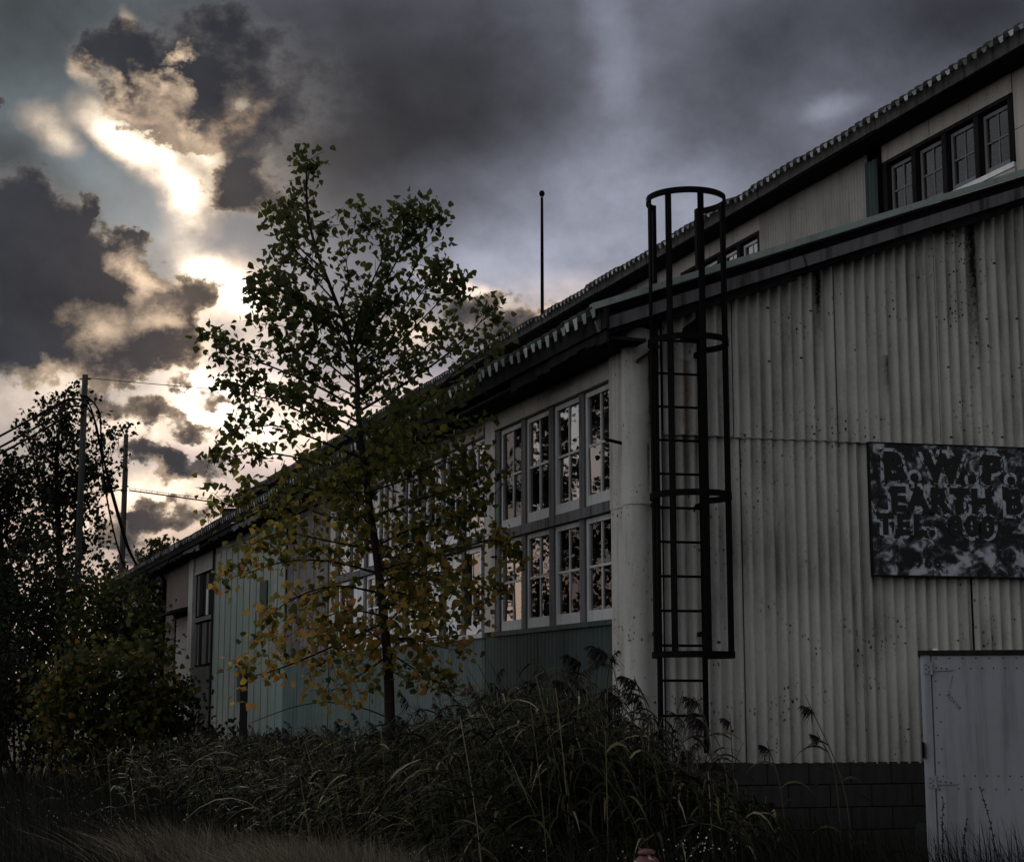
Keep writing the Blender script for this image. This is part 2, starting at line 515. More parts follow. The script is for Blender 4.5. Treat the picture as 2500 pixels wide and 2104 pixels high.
M['midgreen'] = weathered('faded green sheet', (0.100, 0.136, 0.128), (0.045, 0.062, 0.060), rough=0.6, streak=0.7)
M['palegreen'] = weathered('pale green sheet', (0.185, 0.245, 0.225), (0.095, 0.130, 0.120), rough=0.5, spec=0.4, streak=0.6)
M['trim'] = weathered('green flashing', (0.27, 0.325, 0.295), (0.09, 0.115, 0.105), rough=0.45, spec=0.3, streak=0.3)
M['steel'] = weathered('black painted steel', (0.007, 0.0065, 0.0065), (0.005, 0.0045, 0.0045), rough=0.8, spec=0.03, rust=0.12)
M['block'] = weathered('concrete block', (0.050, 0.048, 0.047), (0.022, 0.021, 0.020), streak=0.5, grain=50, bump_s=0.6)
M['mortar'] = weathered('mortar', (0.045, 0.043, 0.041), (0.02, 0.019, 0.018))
M['brick'] = None
M['trailer'] = weathered('pale blue grey trailer paint', (0.25, 0.262, 0.283), (0.14, 0.148, 0.162), rough=0.55, spec=0.25, streak=0.75, grain=12, bump_s=0.06)
M['rubber'] = weathered('tyre rubber', (0.02, 0.02, 0.02), (0.012, 0.012, 0.012))
M['fascia'] = weathered('fascia wood', (0.075, 0.071, 0.072), (0.022, 0.021, 0.021), streak=0.9, grain=40, bump_s=0.6)
M['pole'] = weathered('grey pole wood', (0.055, 0.051, 0.050), (0.022, 0.020, 0.019), streak=0.8, bump_s=0.5)
M['cable'] = weathered('cable sheath', (0.010, 0.010, 0.010), (0.006, 0.006, 0.006))
M['bark'] = weathered('bark', (0.028, 0.023, 0.020), (0.010, 0.008, 0.007), streak=0.8, bump_s=0.8)
M['rust'] = weathered('rusty bolt', (0.030, 0.018, 0.012), (0.010, 0.008, 0.007))


def roof_mat(name, lo, mid, hi, p):
    """old ribbed sheet that lets light through; every pan has weathered differently"""
    m, q, b, P = mat(name, 0.5, 0.25)
    n = q.noise(P, 3.0, 4, 0.6)
    oi = q.n.new('ShaderNodeObjectInfo')
    sp = q.n.new('ShaderNodeSeparateXYZ')
    q.put(sp.inputs[0], P)
    wn = q.n.new('ShaderNodeTexWhiteNoise')
    wn.noise_dimensions = '2D'
    cb = q.n.new('ShaderNodeCombineXYZ')
    q.put(cb.inputs[0], q.math('FLOOR', q.math('MULTIPLY_ADD', sp.outputs[1], 1 / 0.21, 0.3)))
    q.put(cb.inputs[1], oi.outputs['Random'])
    q.put(wn.inputs['Vector'], cb.outputs[0])
    tone = q.math('ADD', q.math('MULTIPLY', wn.outputs['Value'], 0.75), q.math('MULTIPLY', n, 0.3))
    c = q.ramp(tone, [(0.10, lo), (p, mid), (0.95, hi)])
    q.put(b.inputs['Base Color'], c)
    tr = q.n.new('ShaderNodeBsdfTranslucent')
    q.put(tr.inputs['Color'], c)
    mx = q.n.new('ShaderNodeMixShader')
    mx.inputs[0].default_value = 0.35
    q.l.new(b.outputs[0], mx.inputs[1])
    q.l.new(tr.outputs[0], mx.inputs[2])
    q.l.new(mx.outputs[0], q.n['Material Output'].inputs[0])
    return m


M['roof'] = roof_mat('weathered ribbed roof sheet', (0.030, 0.032, 0.033), (0.055, 0.060, 0.060), (0.10, 0.11, 0.11), 0.5)
M['tongue'] = roof_mat('pale sheet end', (0.05, 0.055, 0.06), (0.30, 0.33, 0.345), (0.80, 0.83, 0.86), 0.55)
M['tongue_green'] = roof_mat('pale green sheet end', (0.22, 0.265, 0.245), (0.42, 0.49, 0.455), (0.74, 0.78, 0.76), 0.5)


def glass_mat(name, ior):
    m, q, b, P = mat(name)
    tr = q.n.new('ShaderNodeBsdfTransparent')
    tr.inputs[0].default_value = (0.80, 0.82, 0.82, 1)
    gl = q.n.new('ShaderNodeBsdfGlossy')
    gl.inputs['Roughness'].default_value = 0.015
    gl.inputs['Color'].default_value = (0.95, 0.95, 0.95, 1)
    fr = q.n.new('ShaderNodeFresnel')
    fr.inputs['IOR'].default_value = ior
    h = q.noise(P, 3.0, 2, 0.5)
    bp = q.n.new('ShaderNodeBump')
    bp.inputs['Strength'].default_value = 0.05
    bp.inputs['Distance'].default_value = 0.01
    q.put(bp.inputs['Height'], h)
    q.l.new(bp.outputs[0], gl.inputs['Normal'])
    mx = q.n.new('ShaderNodeMixShader')
    q.put(mx.inputs[0], fr.outputs[0])
    q.l.new(tr.outputs[0], mx.inputs[1])
    q.l.new(gl.outputs[0], mx.inputs[2])
    df = q.n.new('ShaderNodeBsdfDiffuse')
    df.inputs[0].default_value = (0.25, 0.24, 0.22, 1)
    m2 = q.n.new('ShaderNodeMixShader')
    q.put(m2.inputs[0], q.math('MULTIPLY', q.ss(q.noise(P, 6.0, 4, 0.6), 0.35, 0.75), 0.045))
    q.l.new(mx.outputs[0], m2.inputs[1])
    q.l.new(df.outputs[0], m2.inputs[2])
    q.l.new(m2.outputs[0], q.n['Material Output'].inputs[0])
    return m


M['glass'] = glass_mat('old window glass', 2.5)
M['glass_dull'] = glass_mat('dull window glass', 1.18)
M['glass_mid'] = glass_mat('clear window glass', 1.7)
M['sash_dark'] = weathered('dull grey sash paint', (0.17, 0.175, 0.185), (0.085, 0.087, 0.092), streak=0.4, grain=60)
M['glass_high'] = glass_mat('clerestory glass', 1.35)


def brick_mat():
    m, q, b, P = mat('far brickwork', 0.9, 0.2)
    x = q.n.new('ShaderNodeTexBrick')
    q.put(x.inputs['Vector'], q.mapping(P, rot=(PI / 2, 0, 0)))
    x.inputs['Color1'].default_value = (0.085, 0.04, 0.03, 1)
    x.inputs['Color2'].default_value = (0.06, 0.032, 0.026, 1)
    x.inputs['Mortar'].default_value = (0.09, 0.08, 0.075, 1)
    x.inputs['Scale'].default_value = 2.4
    q.put(b.inputs['Base Color'], x.outputs[0])
    return m


M['brick'] = brick_mat()


def leaf_mat(name, stops, transl=0.35, rough=0.6, glow=1.6):
    m, q, b, P = mat(name, rough, 0.12)
    at_ = q.n.new('ShaderNodeAttribute')
    at_.attribute_name = 'tone'
    c = q.ramp(at_.outputs['Fac'], stops)
    q.put(b.inputs['Base Color'], c)
    tr = q.n.new('ShaderNodeBsdfTranslucent')
    q.put(tr.inputs['Color'], q.vec('SCALE', c, scale=glow))
    mx = q.n.new('ShaderNodeMixShader')
    mx.inputs[0].default_value = transl
    q.l.new(b.outputs[0], mx.inputs[1])
    q.l.new(tr.outputs[0], mx.inputs[2])
    q.l.new(mx.outputs[0], q.n['Material Output'].inputs[0])
    return m


M['leaf'] = leaf_mat('cottonwood leaf', [(0.0, (0.020, 0.026, 0.009)), (0.3, (0.044, 0.050, 0.014)), (0.55, (0.115, 0.102, 0.024)), (0.8, (0.25, 0.172, 0.038)), (1.0, (0.23, 0.11, 0.032))], 0.45, glow=2.2)
M['darkleaf'] = leaf_mat('dark leaf', [(0.0, (0.009, 0.012, 0.005)), (0.6, (0.021, 0.026, 0.009)), (1.0, (0.06, 0.056, 0.016))], 0.25)
M['bushleaf'] = leaf_mat('bush leaf', [(0.0, (0.014, 0.019, 0.007)), (0.55, (0.040, 0.046, 0.014)), (0.85, (0.12, 0.10, 0.025)), (1.0, (0.17, 0.095, 0.025))], 0.3)
M['reed'] = leaf_mat('reed leaf', [(0.0, (0.006, 0.008, 0.004)), (0.5, (0.016, 0.018, 0.008)), (0.8, (0.085, 0.078, 0.034)), (1.0, (0.24, 0.21, 0.13))], 0.12)
M['plume'] = leaf_mat('reed plume', [(0.0, (0.012, 0.009, 0.009)), (0.6, (0.028, 0.021, 0.020)), (1.0, (0.07, 0.056, 0.051))], 0.12)
M['dry'] = leaf_mat('dry grass', [(0.0, (0.018, 0.017, 0.012)), (0.5, (0.070, 0.062, 0.045)), (1.0, (0.24, 0.21, 0.155))], 0.12)
M['weed'] = leaf_mat('meadow grass', [(0.0, (0.005, 0.006, 0.003)), (0.6, (0.011, 0.012, 0.006)), (1.0, (0.035, 0.032, 0.019))], 0.12)
M['petal'] = leaf_mat('white petals', [(0.0, (0.30, 0.30, 0.29)), (1.0, (0.6, 0.6, 0.59))], 0.2)

# ------------------------------------------------------------------ ground
def ground_mat():
    m, q, b, P = mat('earth and litter', 0.95, 0.1)
    n = q.noise(P, 0.35, 4, 0.6)
    f = q.noise(P, 9.0, 6, 0.65)
    c = q.mix(q.ss(n, 0.35, 0.7), (0.008, 0.0078, 0.0055), (0.018, 0.016, 0.011))
    c = q.mix(q.math('MULTIPLY', f, 0.6), c, (0.014, 0.013, 0.010))
    q.put(b.inputs['Base Color'], c)
    bump(q, b, f, 0.8, 0.05)
    return m


def build_ground():
    mb = MB()
    R = [0, 8, 12, 16, 20, 26, 34, 45, 60, 90, 150, 300, 700, 2500]
    n = 48
    grid = []
    for r in R:
        for k in range(n):
            a = 2 * PI * k / n
            x, y = r * math.cos(a), r * math.sin(a)
            z = 0.0 if r == 0 else 0.05 * math.sin(x * 0.7 + 1) * math.cos(y * 0.5) * min(1, r / 20)
            grid.append((x, y + 14.0, z - 0.03))
    fs = []
    for i in range(len(R) - 1):
        for k in range(n):
            a, b = i * n + k, i * n + (k + 1) % n
            fs.append((a, b, b + n, a + n))
    mb.add(grid, fs)
    tag(mb.build('ground', ground_mat(), None, True), kind='structure')
    # worn track with pale dirt and gravel at the left of the meadow
    mb = MB()
    pts = [(-5.0, 13.5), (-5.6, 16.0), (-6.6, 19.0), (-8.2, 22.5), (-10.5, 26.0), (-14.0, 30.0)]
    rows = []
    for i, (x, y) in enumerate(pts):
        w = 0.9 + 0.12 * (i % 2)
        for j in range(5):
            rows.append((x + (j - 2) * w * 0.5 - 0.5, y + (j - 2) * 0.10, 0.030 + 0.010 * math.cos(j * 2.2 + i)))
    fs = [(i * 5 + j, i * 5 + j + 1, i * 5 + j + 6, i * 5 + j + 5) for i in range(len(pts) - 1) for j in range(4)]
    mb.add(rows, fs)
    m, q, b, P = mat('pale dirt', 0.95, 0.1)
    n2 = q.noise(P, 5.0, 6, 0.7)
    q.put(b.inputs['Base Color'], q.mix(q.ss(n2, 0.35, 0.65), (0.025, 0.023, 0.020), (0.075, 0.070, 0.063)))
    bump(q, b, n2, 0.7, 0.04)
    tag(mb.build('path', m, None, True), kind='structure')


build_ground()

# ------------------------------------------------------------------ the warehouse
# local axes of the building: x = inward from the long wall, y = along the long wall away from the camera, z = up
LW_AZ = math.atan(1480 / 4101.5)
CORNER = Vector((310 / 4101.5 * 14.9, 14.9, 0))
house = empty('warehouse', CORNER, LW_AZ)
tag(house, 'long derelict warehouse clad in pale corrugated sheets with rows of sash windows', 'building')
ES, EO = Vector((0.99262, -0.11913, 0)), Vector((-0.11913, -0.99288, 0))      # along the end wall, out from it


def W(s, o, z):
    p = ES * s + EO * o
    return Vector((p.x, p.y, z))


SL = 0.363                                # roof slope
def z_aisle(d): return 5.07 + SL * (d + 0.47)
def z_nave(d): return 10.02 + SL * (d - 6.80)
def z_rake(s): return z_aisle(s * 0.9926)


def corrugated(path, z0, z1, pitch, amp, name, m, nz=1, jitter=0.0, top=None):
    """corrugated sheet: path(s) gives (point, outward normal) in plan; runs from s0 to s1"""
    s0, s1, fn = path
    n = max(4, int((s1 - s0) / pitch * 8))
    mb = MB()
    th = 0.008
    for side in (0, 1):
        base = len(mb.v)
        for k in range(n + 1):
            s = s0 + (s1 - s0) * k / n
            p, o = fn(s)
            w = amp * math.cos(2 * PI * s / pitch) + (0 if side == 0 else -th)
            p = p + o * w
            zt = z1 if top is None else top(s)
            mb.v.append((p.x, p.y, z0))
            mb.v.append((p.x, p.y, zt))
        for k in range(n):
            a = base + 2 * k
            f = (a, a + 2, a + 3, a + 1)
            mb.f.append(f if side == 0 else f[::-1])
    N1 = 2 * (n + 1)
    for k in range(n):                    # cut edges on vertices of their own, so the face shades true
        a = 2 * k
        mb.add([mb.v[i] for i in (a, a + N1, a + N1 + 2, a + 2)], [(0, 1, 2, 3)])
    mb.add([mb.v[i] for i in (0, 1, N1 + 1, N1)], [(0, 1, 2, 3)])
    mb.add([mb.v[i] for i in (2 * n, 2 * n + N1, 2 * n + N1 + 1, 2 * n + 1)], [(0, 1, 2, 3)])
    me = mb.mesh(name, m, True)
    return link(name, me, house)


def end_path(s0, s1, o):
    return (s0, s1, lambda s: (W(s, o, 0), EO))


def long_path(t0, t1, d):
    return (t0, t1, lambda t: (Vector((d, t, 0)), Vector((-1, 0, 0))))


def build_end_wall():
    edges_low = [0.25, 1.00, 2.14, 3.28, 4.42, 5.56, 6.70, 7.84, 8.98, 10.12, 11.26, 12.4, 13.54, 14.68, 15.82]
    edges_up = [0.25, 0.93, 1.96, 2.99, 4.02, 5.05, 6.08, 7.11]
    for i in range(len(edges_low) - 1):
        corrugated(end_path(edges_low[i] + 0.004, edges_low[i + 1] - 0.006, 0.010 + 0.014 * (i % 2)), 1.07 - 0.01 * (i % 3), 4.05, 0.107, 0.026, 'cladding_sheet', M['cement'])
    for i in range(len(edges_up) - 1):
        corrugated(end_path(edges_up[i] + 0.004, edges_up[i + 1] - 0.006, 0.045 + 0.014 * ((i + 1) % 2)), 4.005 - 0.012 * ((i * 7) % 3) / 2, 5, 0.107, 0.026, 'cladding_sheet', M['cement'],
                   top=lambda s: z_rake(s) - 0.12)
    for i in range(7):                    # gable of the raised middle part
        a = 7.14 + i * 1.25
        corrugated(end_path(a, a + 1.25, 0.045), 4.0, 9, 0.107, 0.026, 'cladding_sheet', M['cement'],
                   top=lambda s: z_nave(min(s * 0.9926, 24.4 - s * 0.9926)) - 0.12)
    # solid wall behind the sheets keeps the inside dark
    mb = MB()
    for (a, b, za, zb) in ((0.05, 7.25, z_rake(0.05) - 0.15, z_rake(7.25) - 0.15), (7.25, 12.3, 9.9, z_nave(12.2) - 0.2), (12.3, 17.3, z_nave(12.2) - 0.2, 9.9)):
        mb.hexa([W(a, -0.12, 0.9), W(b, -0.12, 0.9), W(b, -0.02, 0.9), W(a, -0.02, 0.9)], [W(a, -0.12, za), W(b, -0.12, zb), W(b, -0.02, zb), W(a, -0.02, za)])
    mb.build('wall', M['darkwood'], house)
    # bolts
    mb = MB()

    def bolt(p, o, r=0.013):
        u = Vector((0, 0, 1)).cross(o).normalized()
        w = o.cross(u)
        vs = [p + (u * math.cos(2 * PI * k / 6) + w * math.sin(2 * PI * k / 6)) * r for k in range(6)] + [p + o * 0.014]
        mb.add(vs, [(k, (k + 1) % 6, 6) for k in range(6)])
    for zr in (1.35, 2.15, 3.05, 4.07, 4.75, 5.25, 5.8):
        s = 0.35
        while s < 7.0:
            sn = (round(s / 0.107)) * 0.107
            if zr < z_rake(sn) - 0.45:
                bolt(W(sn, 0.03 + (0.034 if zr > 4 else 0), zr + rng.uniform(-0.03, 0.03)), EO, rng.uniform(0.013, 0.018))
            s += rng.choice((0.43, 0.43, 0.32, 0.54))
    for zr in (1.6, 2.1, 2.75, 3.2, 3.6, 4.1, 4.45):
        bolt(W(0.13, 0.062, zr), EO, 0.012)
        bolt(Vector((-0.055, 0.11, zr + 0.05)), Vector((-1, 0, 0)), 0.011)
    tag(mb.build('bolt', M['rust'], house), kind='stuff')
    # rounded corner piece, two lengths lapped at 3.37 m
    prof = []
    for k in range(30):                   # narrow flutes on the long wall
        t = 0.50 - 0.37 * k / 29
        prof.append(Vector((-0.035 + 0.016 * math.cos(2 * PI * t / 0.085), t, 0)))
    for k in range(13):                   # swelling at the corner
        a = PI - 0.75 + (PI * 0.5 + 1.35) * k / 12
        prof.append(Vector((0.015 + 0.120 * math.cos(a), 0.040 + 0.120 * math.sin(a), 0)))
    prof.append(W(0.160, -0.005, 0))
    prof.append(W(0.20, -0.005, 0))
    prof.append(W(0.225, 0.034, 0))
    for (z0, z1, g) in ((1.05, 3.40, 0.0), (3.36, 4.98, 0.010)):
        mb = MB()
        c = Vector((0.2, 0.3, 0))
        for p in prof:
            q_ = p + (p - c).normalized() * g
            mb.v += [(q_.x, q_.y, z0), (q_.x, q_.y, z1)]
        for k in range(len(prof) - 1):
            mb.f.append((2 * k, 2 * k + 2, 2 * k + 3, 2 * k + 1))
        mb.build('corner_piece', M['cement_wrap'], house, True)
    # foundation: plinth of concrete blocks
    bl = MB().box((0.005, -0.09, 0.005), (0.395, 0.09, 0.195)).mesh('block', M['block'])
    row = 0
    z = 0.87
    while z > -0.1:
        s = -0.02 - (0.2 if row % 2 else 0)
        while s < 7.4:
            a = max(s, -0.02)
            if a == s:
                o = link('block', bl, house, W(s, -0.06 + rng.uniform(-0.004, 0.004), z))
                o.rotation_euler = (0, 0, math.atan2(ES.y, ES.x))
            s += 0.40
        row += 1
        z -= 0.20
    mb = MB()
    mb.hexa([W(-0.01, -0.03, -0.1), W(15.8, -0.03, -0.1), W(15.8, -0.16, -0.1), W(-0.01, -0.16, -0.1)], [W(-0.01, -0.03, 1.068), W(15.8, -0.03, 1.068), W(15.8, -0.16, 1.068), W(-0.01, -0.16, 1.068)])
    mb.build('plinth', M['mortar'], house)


def roof_sheet_mesh(d0, d1, zf, width, ribs, name, m, m2, tongue=0.062):
    """ribbed sheet, ribs running up the slope"""
    mb = MB()
    prof = []
    p = width / ribs
    for r in range(ribs):
        a = r * p
        prof += [(a, 0.0), (a + p * 0.30, 0.0), (a + p * 0.44, 0.05), (a + p * 0.86, 0.05)]
    prof.append((width, 0.0))
    for (y, h) in prof:
        for d in (d0, d1):
            mb.v.append((d, y, zf(d) + h))
    for k in range(len(prof) - 1):
        mb.f.append((2 * k, 2 * k + 1, 2 * k + 3, 2 * k + 2))
    for r in range(ribs):                 # turned-down tongue at the eave end of each pan
        a = r * p
        z = zf(d0)
        l = tongue * (1 + 0.2 * ((r * 7) % 3))
        y0, y1, i = a - p * 0.10, a + p * 0.40, 0.024
        for (e, t_) in ((0.0, 0.0), (0.003, 0.0)):
            mb.add([(d0 - 0.002 + e, y0, z + 0.012), (d0 - 0.002 + e, y1, z + 0.012), (d0 + 0.012 + e, y1 - i, z - l), (d0 + 0.012 + e, y0 + i, z - l)], [(0, 3, 2, 1)])
    me = mb.mesh(name, m)
    me.materials.append(m2)
    for pg in me.polygons:
        if pg.index >= len(prof) - 1:
            pg.material_index = 1
    return me


def build_roofs():
    # aisle roof over the long wall
    me_g = roof_sheet_mesh(-0.52, 7.2, z_aisle, 0.84, 4, 'roof_sheet', M['roof'], M['tongue_green'], 0.066)
    me_r = roof_sheet_mesh(-0.52, 7.2, z_aisle, 0.84, 4, 'roof_sheet', M['roof'], M['tongue'], 0.062)
    for k in range(50):
        me = me_g if k < 6 or k in (9, 10, 17) else me_r
        o = link('roof_sheet', me, house, (rng.uniform(-0.02, 0.02), -0.30 + 0.80 * k, rng.uniform(0, 0.008) + 0.004 * (k % 2)))
        o.rotation_euler = (0, rng.uniform(-0.002, 0.002), rng.uniform(-0.003, 0.003))
    me = roof_sheet_mesh(6.62, 12.2, z_nave, 0.84, 4, 'roof_sheet', M['roof'], M['tongue'], 0.045)
    for k in range(73):
        o = link('roof_sheet', me, house, (rng.uniform(-0.02, 0.02), -1.25 + 0.80 * k, rng.uniform(0, 0.008) + 0.004 * (k % 2)))
        o.rotation_euler = (0, rng.uniform(-0.002, 0.002), rng.uniform(-0.003, 0.003))
    mb = MB()                             # far slope of the upper roof
    mb.hexa([(12.2, -1.6, z_nave(12.2) - 0.06), (17.7, -2.3, 10.0), (17.7, 57.2, 10.0), (12.2, 57.2, z_nave(12.2) - 0.06)],
            [(12.2, -1.6, z_nave(12.2)), (17.7, -2.3, 10.06), (17.7, 57.2, 10.06), (12.2, 57.2, z_nave(12.2))])
    mb.build('roof', M['oldwood'], house)
    # skewed gusset between the first sheet and the gable edge
    mb = MB()
    a, b, c = W(-0.50, 0.28, 0), W(7.25, 0.28, 0), Vector((7.2, -0.30, 0))
    e = Vector((-0.5, -0.30, 0))
    mb.add([(a.x, a.y, z_aisle(a.x) - 0.01), (b.x, b.y, z_aisle(b.x) - 0.01), (c.x, c.y, z_aisle(c.x) - 0.01), (e.x, e.y, z_aisle(e.x) - 0.01)], [(0, 1, 2, 3)])
    mb.build('roof_edge_sheet', M['palegreen'], house)
    # boarding under both roofs: stops the light
    mb = MB()
    mb.hexa([(-0.30, -0.25, z_aisle(-0.30) - 0.05), (7.2, -1.0, z_aisle(7.2) - 0.05), (7.2, 40.9, z_aisle(7.2) - 0.05), (-0.30, 40.9, z_aisle(-0.30) - 0.05)],
            [(-0.30, -0.25, z_aisle(-0.30) - 0.02), (7.2, -1.0, z_aisle(7.2) - 0.02), (7.2, 40.9, z_aisle(7.2) - 0.02), (-0.30, 40.9, z_aisle(-0.30) - 0.02)])
    mb.hexa([(6.85, -1.1, z_nave(6.85) - 0.05), (12.2, -1.6, z_nave(12.2) - 0.09), (12.2, 57, z_nave(12.2) - 0.09), (6.85, 57, z_nave(6.85) - 0.05)],
            [(6.85, -1.1, z_nave(6.85) - 0.02), (12.2, -1.6, z_nave(12.2) - 0.02), (12.2, 57, z_nave(12.2) - 0.02), (6.85, 57, z_nave(6.85) - 0.02)])
    mb.build('roof_boarding', M['darkwood'], house)
    # eave fascias in lengths, the lower one broken here and there
    def fascia(d, t0, t1, zt, zb, th, m, name='fascia'):
        mb = MB()
        n = 6
        for k in range(n):
            a, b = t0 + (t1 - t0) * k / n, t0 + (t1 - t0) * (k + 1) / n
            mb.box((d - th / 2, a, zb[k % len(zb)]), (d + th / 2, b, zt))
        return mb.build(name, m, house)
    t = -0.36
    while t < 41:
        l = min(rng.uniform(2.6, 3.9), 41 - t)
        zt = z_aisle(-0.42) - 0.005
        fascia(-0.42, t, t + l - 0.02, zt - 0.012, [4.885], 0.035, M['darkwood'])
        t += l
    t = -0.30
    while t < 41:                          # ragged lower board
        l = min(rng.uniform(0.9, 2.2), 41 - t)
        if rng.random() < 0.86:
            zb = [4.76 + rng.uniform(-0.02, 0.06) for _ in range(6)]
            fascia(-0.385 + rng.uniform(-0.012, 0.012), t, t + l - 0.03, 4.885, zb, 0.03, rng.choice((M['darkwood'], M['darkwood'], M['oldwood'])))
        t += l
    mb = MB().box((-0.37, -0.30, 4.80), (-0.02, 41, 4.83))
    mb.build('soffit', M['darkwood'], house)
    t = -1.3
    while t < 57:
        l = min(rng.uniform(2.8, 4.2), 57.2 - t)
        fascia(6.74, t, t + l - 0.02, z_nave(6.74) - 0.005, [9.80 + rng.uniform(-0.01, 0.01)], 0.04, M['fascia'])
        t += l
    mb = MB().box((6.76, -1.2, 9.78), (7.2, 57, 9.81))
    mb.build('soffit', M['darkwood'], house)
    # gable edge of the aisle roof: green flashing over a recess and a grey barge board
    up = Vector((-SL, 0, 1)).normalized()

    def along(s, o, dz):
        p = W(s, o, 0)
        return Vector((p.x, p.y, z_rake(s) + dz))
    mb = MB()
    mb.beam(along(-0.50, 0.30, 0.045), along(7.4, 0.30, 0.045), EO, up, 0.10, 0.020)
    mb.beam(along(-0.50, 0.345, 0.018), along(7.4, 0.345, 0.018), EO, up, 0.012, 0.046)
    mb.build('rake_flashing', M['trim'], house)
    s = -0.44
    for l in (2.02, 2.3, 2.1, 1.4):
        mb = MB().beam(along(s, 0.27, -0.160), along(s + l - 0.012, 0.27, -0.160), EO, up, 0.035, 0.105)
        mb.build('barge_board', M['oldwood'], house)
        s += l
    mb = MB()
    mb.beam(along(-0.42, 0.20, -0.055), along(7.3, 0.20, -0.055), EO, up, 0.05, 0.11)
    mb.beam(along(-0.36, 0.14, -0.235), along(7.3, 0.14, -0.235), EO, up, 0.16, 0.05)
    mb.build('rafter', M['darkwood'], house)
    s = 0.3
    while s < 7:                           # split ends of old boards under the edge
        l = rng.uniform(0.5, 1.3)
        mb = MB().beam(along(s, 0.20, -0.275), along(s + l, 0.20 + rng.uniform(-0.02, 0.03), -0.285 + rng.uniform(-0.02, 0.02)), EO, up, 0.03, rng.uniform(0.03, 0.06))
        mb.build('board', M['darkwood'], house)
        s += l + rng.uniform(0.1, 0.6)
    # gable edge of the upper roof
    mb = MB()
    a, b = Vector((6.7, -1.25, z_nave(6.7) - 0.1)), Vector((12.2, -1.85, z_nave(12.2) - 0.1))
    mb.beam(a, b, EO, up, 0.05, 0.2)
    mb.build('barge_board', M['oldwood'], house)


# ---- windows: one sash mesh and one pane mesh per size, copied
_sash = {}


def sash_mesh(w, h, fm, rail=0.105, stile=0.05, gm=None):
    gm = gm or M['glass']
    k = (round(w, 3), round(h, 3), fm.name, rail, stile, gm.name)
    if k not in _sash:
        mb = MB()
        th0, th1 = -0.02, 0.022
        mb.box((th0, 0, 0), (th1, stile, h))
        mb.box((th0, w - stile, 0), (th1, w, h))
        mb.box((th0, stile, 0), (th1, w - stile, rail))
        mb.box((th0, stile, h - 0.05), (th1, w - stile, h))
        ym, zm = w / 2, rail + (h - 0.05 - rail) / 2
        mb.box((-0.008, ym - 0.012, rail), (0.014, ym + 0.012, h - 0.05))
        for (a, b) in ((stile, ym - 0.012), (ym + 0.012, w - stile)):
            mb.box((-0.012, a, zm - 0.012), (0.014, b, zm + 0.012))
        frame = mb.mesh('window', fm)
        pw, ph = (ym - 0.012 - stile), (h - 0.05 - rail) / 2 - 0.012
        pane = MB().add([(0, 0, 0), (0, pw, 0), (0, pw, ph), (0, 0, ph)], [(0, 3, 2, 1)]).mesh('pane', gm)
        spots = [(stile, rail), (ym + 0.012, rail), (stile, zm + 0.012), (ym + 0.012, zm + 0.012)]
        _sash[k] = (frame, pane, spots, pw, ph)
    return _sash[k]


def window(t, z, w, h, fm, d=0.06, rail=0.105, panes=(1, 1, 1, 1), tilt=0.02, gm=None):
    frame, pane, spots, pw, ph = sash_mesh(w, h, fm, rail, 0.05, gm)
    o = link('window', frame, house, (d, t, z))
    for i, (a, b) in enumerate(spots):
        kind = panes[i]
        if kind == 0:
            continue
        if kind == 2:                     # broken pane: jagged hole
            n = 16
            out, hole = [], []
            for k in range(n):
                an = 2 * PI * (k + 0.5) / n - 3 * PI / 4
                c_, s_ = math.cos(an), math.sin(an)
                r = 1 / max(abs(c_), abs(s_))
                out.append((0, pw / 2 + c_ * r * pw / 2, ph / 2 + s_ * r * ph / 2))
                rr = rng.uniform(0.75, 1.15)
                hole.append((0, pw * 0.52 + math.cos(an) * pw * 0.16 * rr, ph * 0.5 + math.sin(an) * ph * 0.30 * rr))
            mb = MB().add(out + hole, [(k, n + k, n + (k + 1) % n, (k + 1) % n) for k in range(n)])
            pm = mb.mesh('pane', gm or M['glass'])
        else:
            pm = pane
        p = link('pane', pm, o, (0.0, a, b))
        p.rotation_euler = (0, rng.uniform(-tilt, tilt), rng.uniform(-tilt, tilt))
        p.location.x += 0.004
    return o


GLAZING = {'grey': (('glass_dull', 'glass_dull', 'glass_mid', 'glass'), ('glass_mid', 'glass', 'glass', 'glass_dull')),
           'white': (('glass_mid', 'glass_dull', 'glass', 'glass_dull'), ('glass', 'glass_mid', 'glass', 'glass_dull')),
           'white2': (('glass_mid', 'glass', 'glass_dull', 'glass'), ('glass_dull', 'glass', 'glass_mid', 'glass'))}


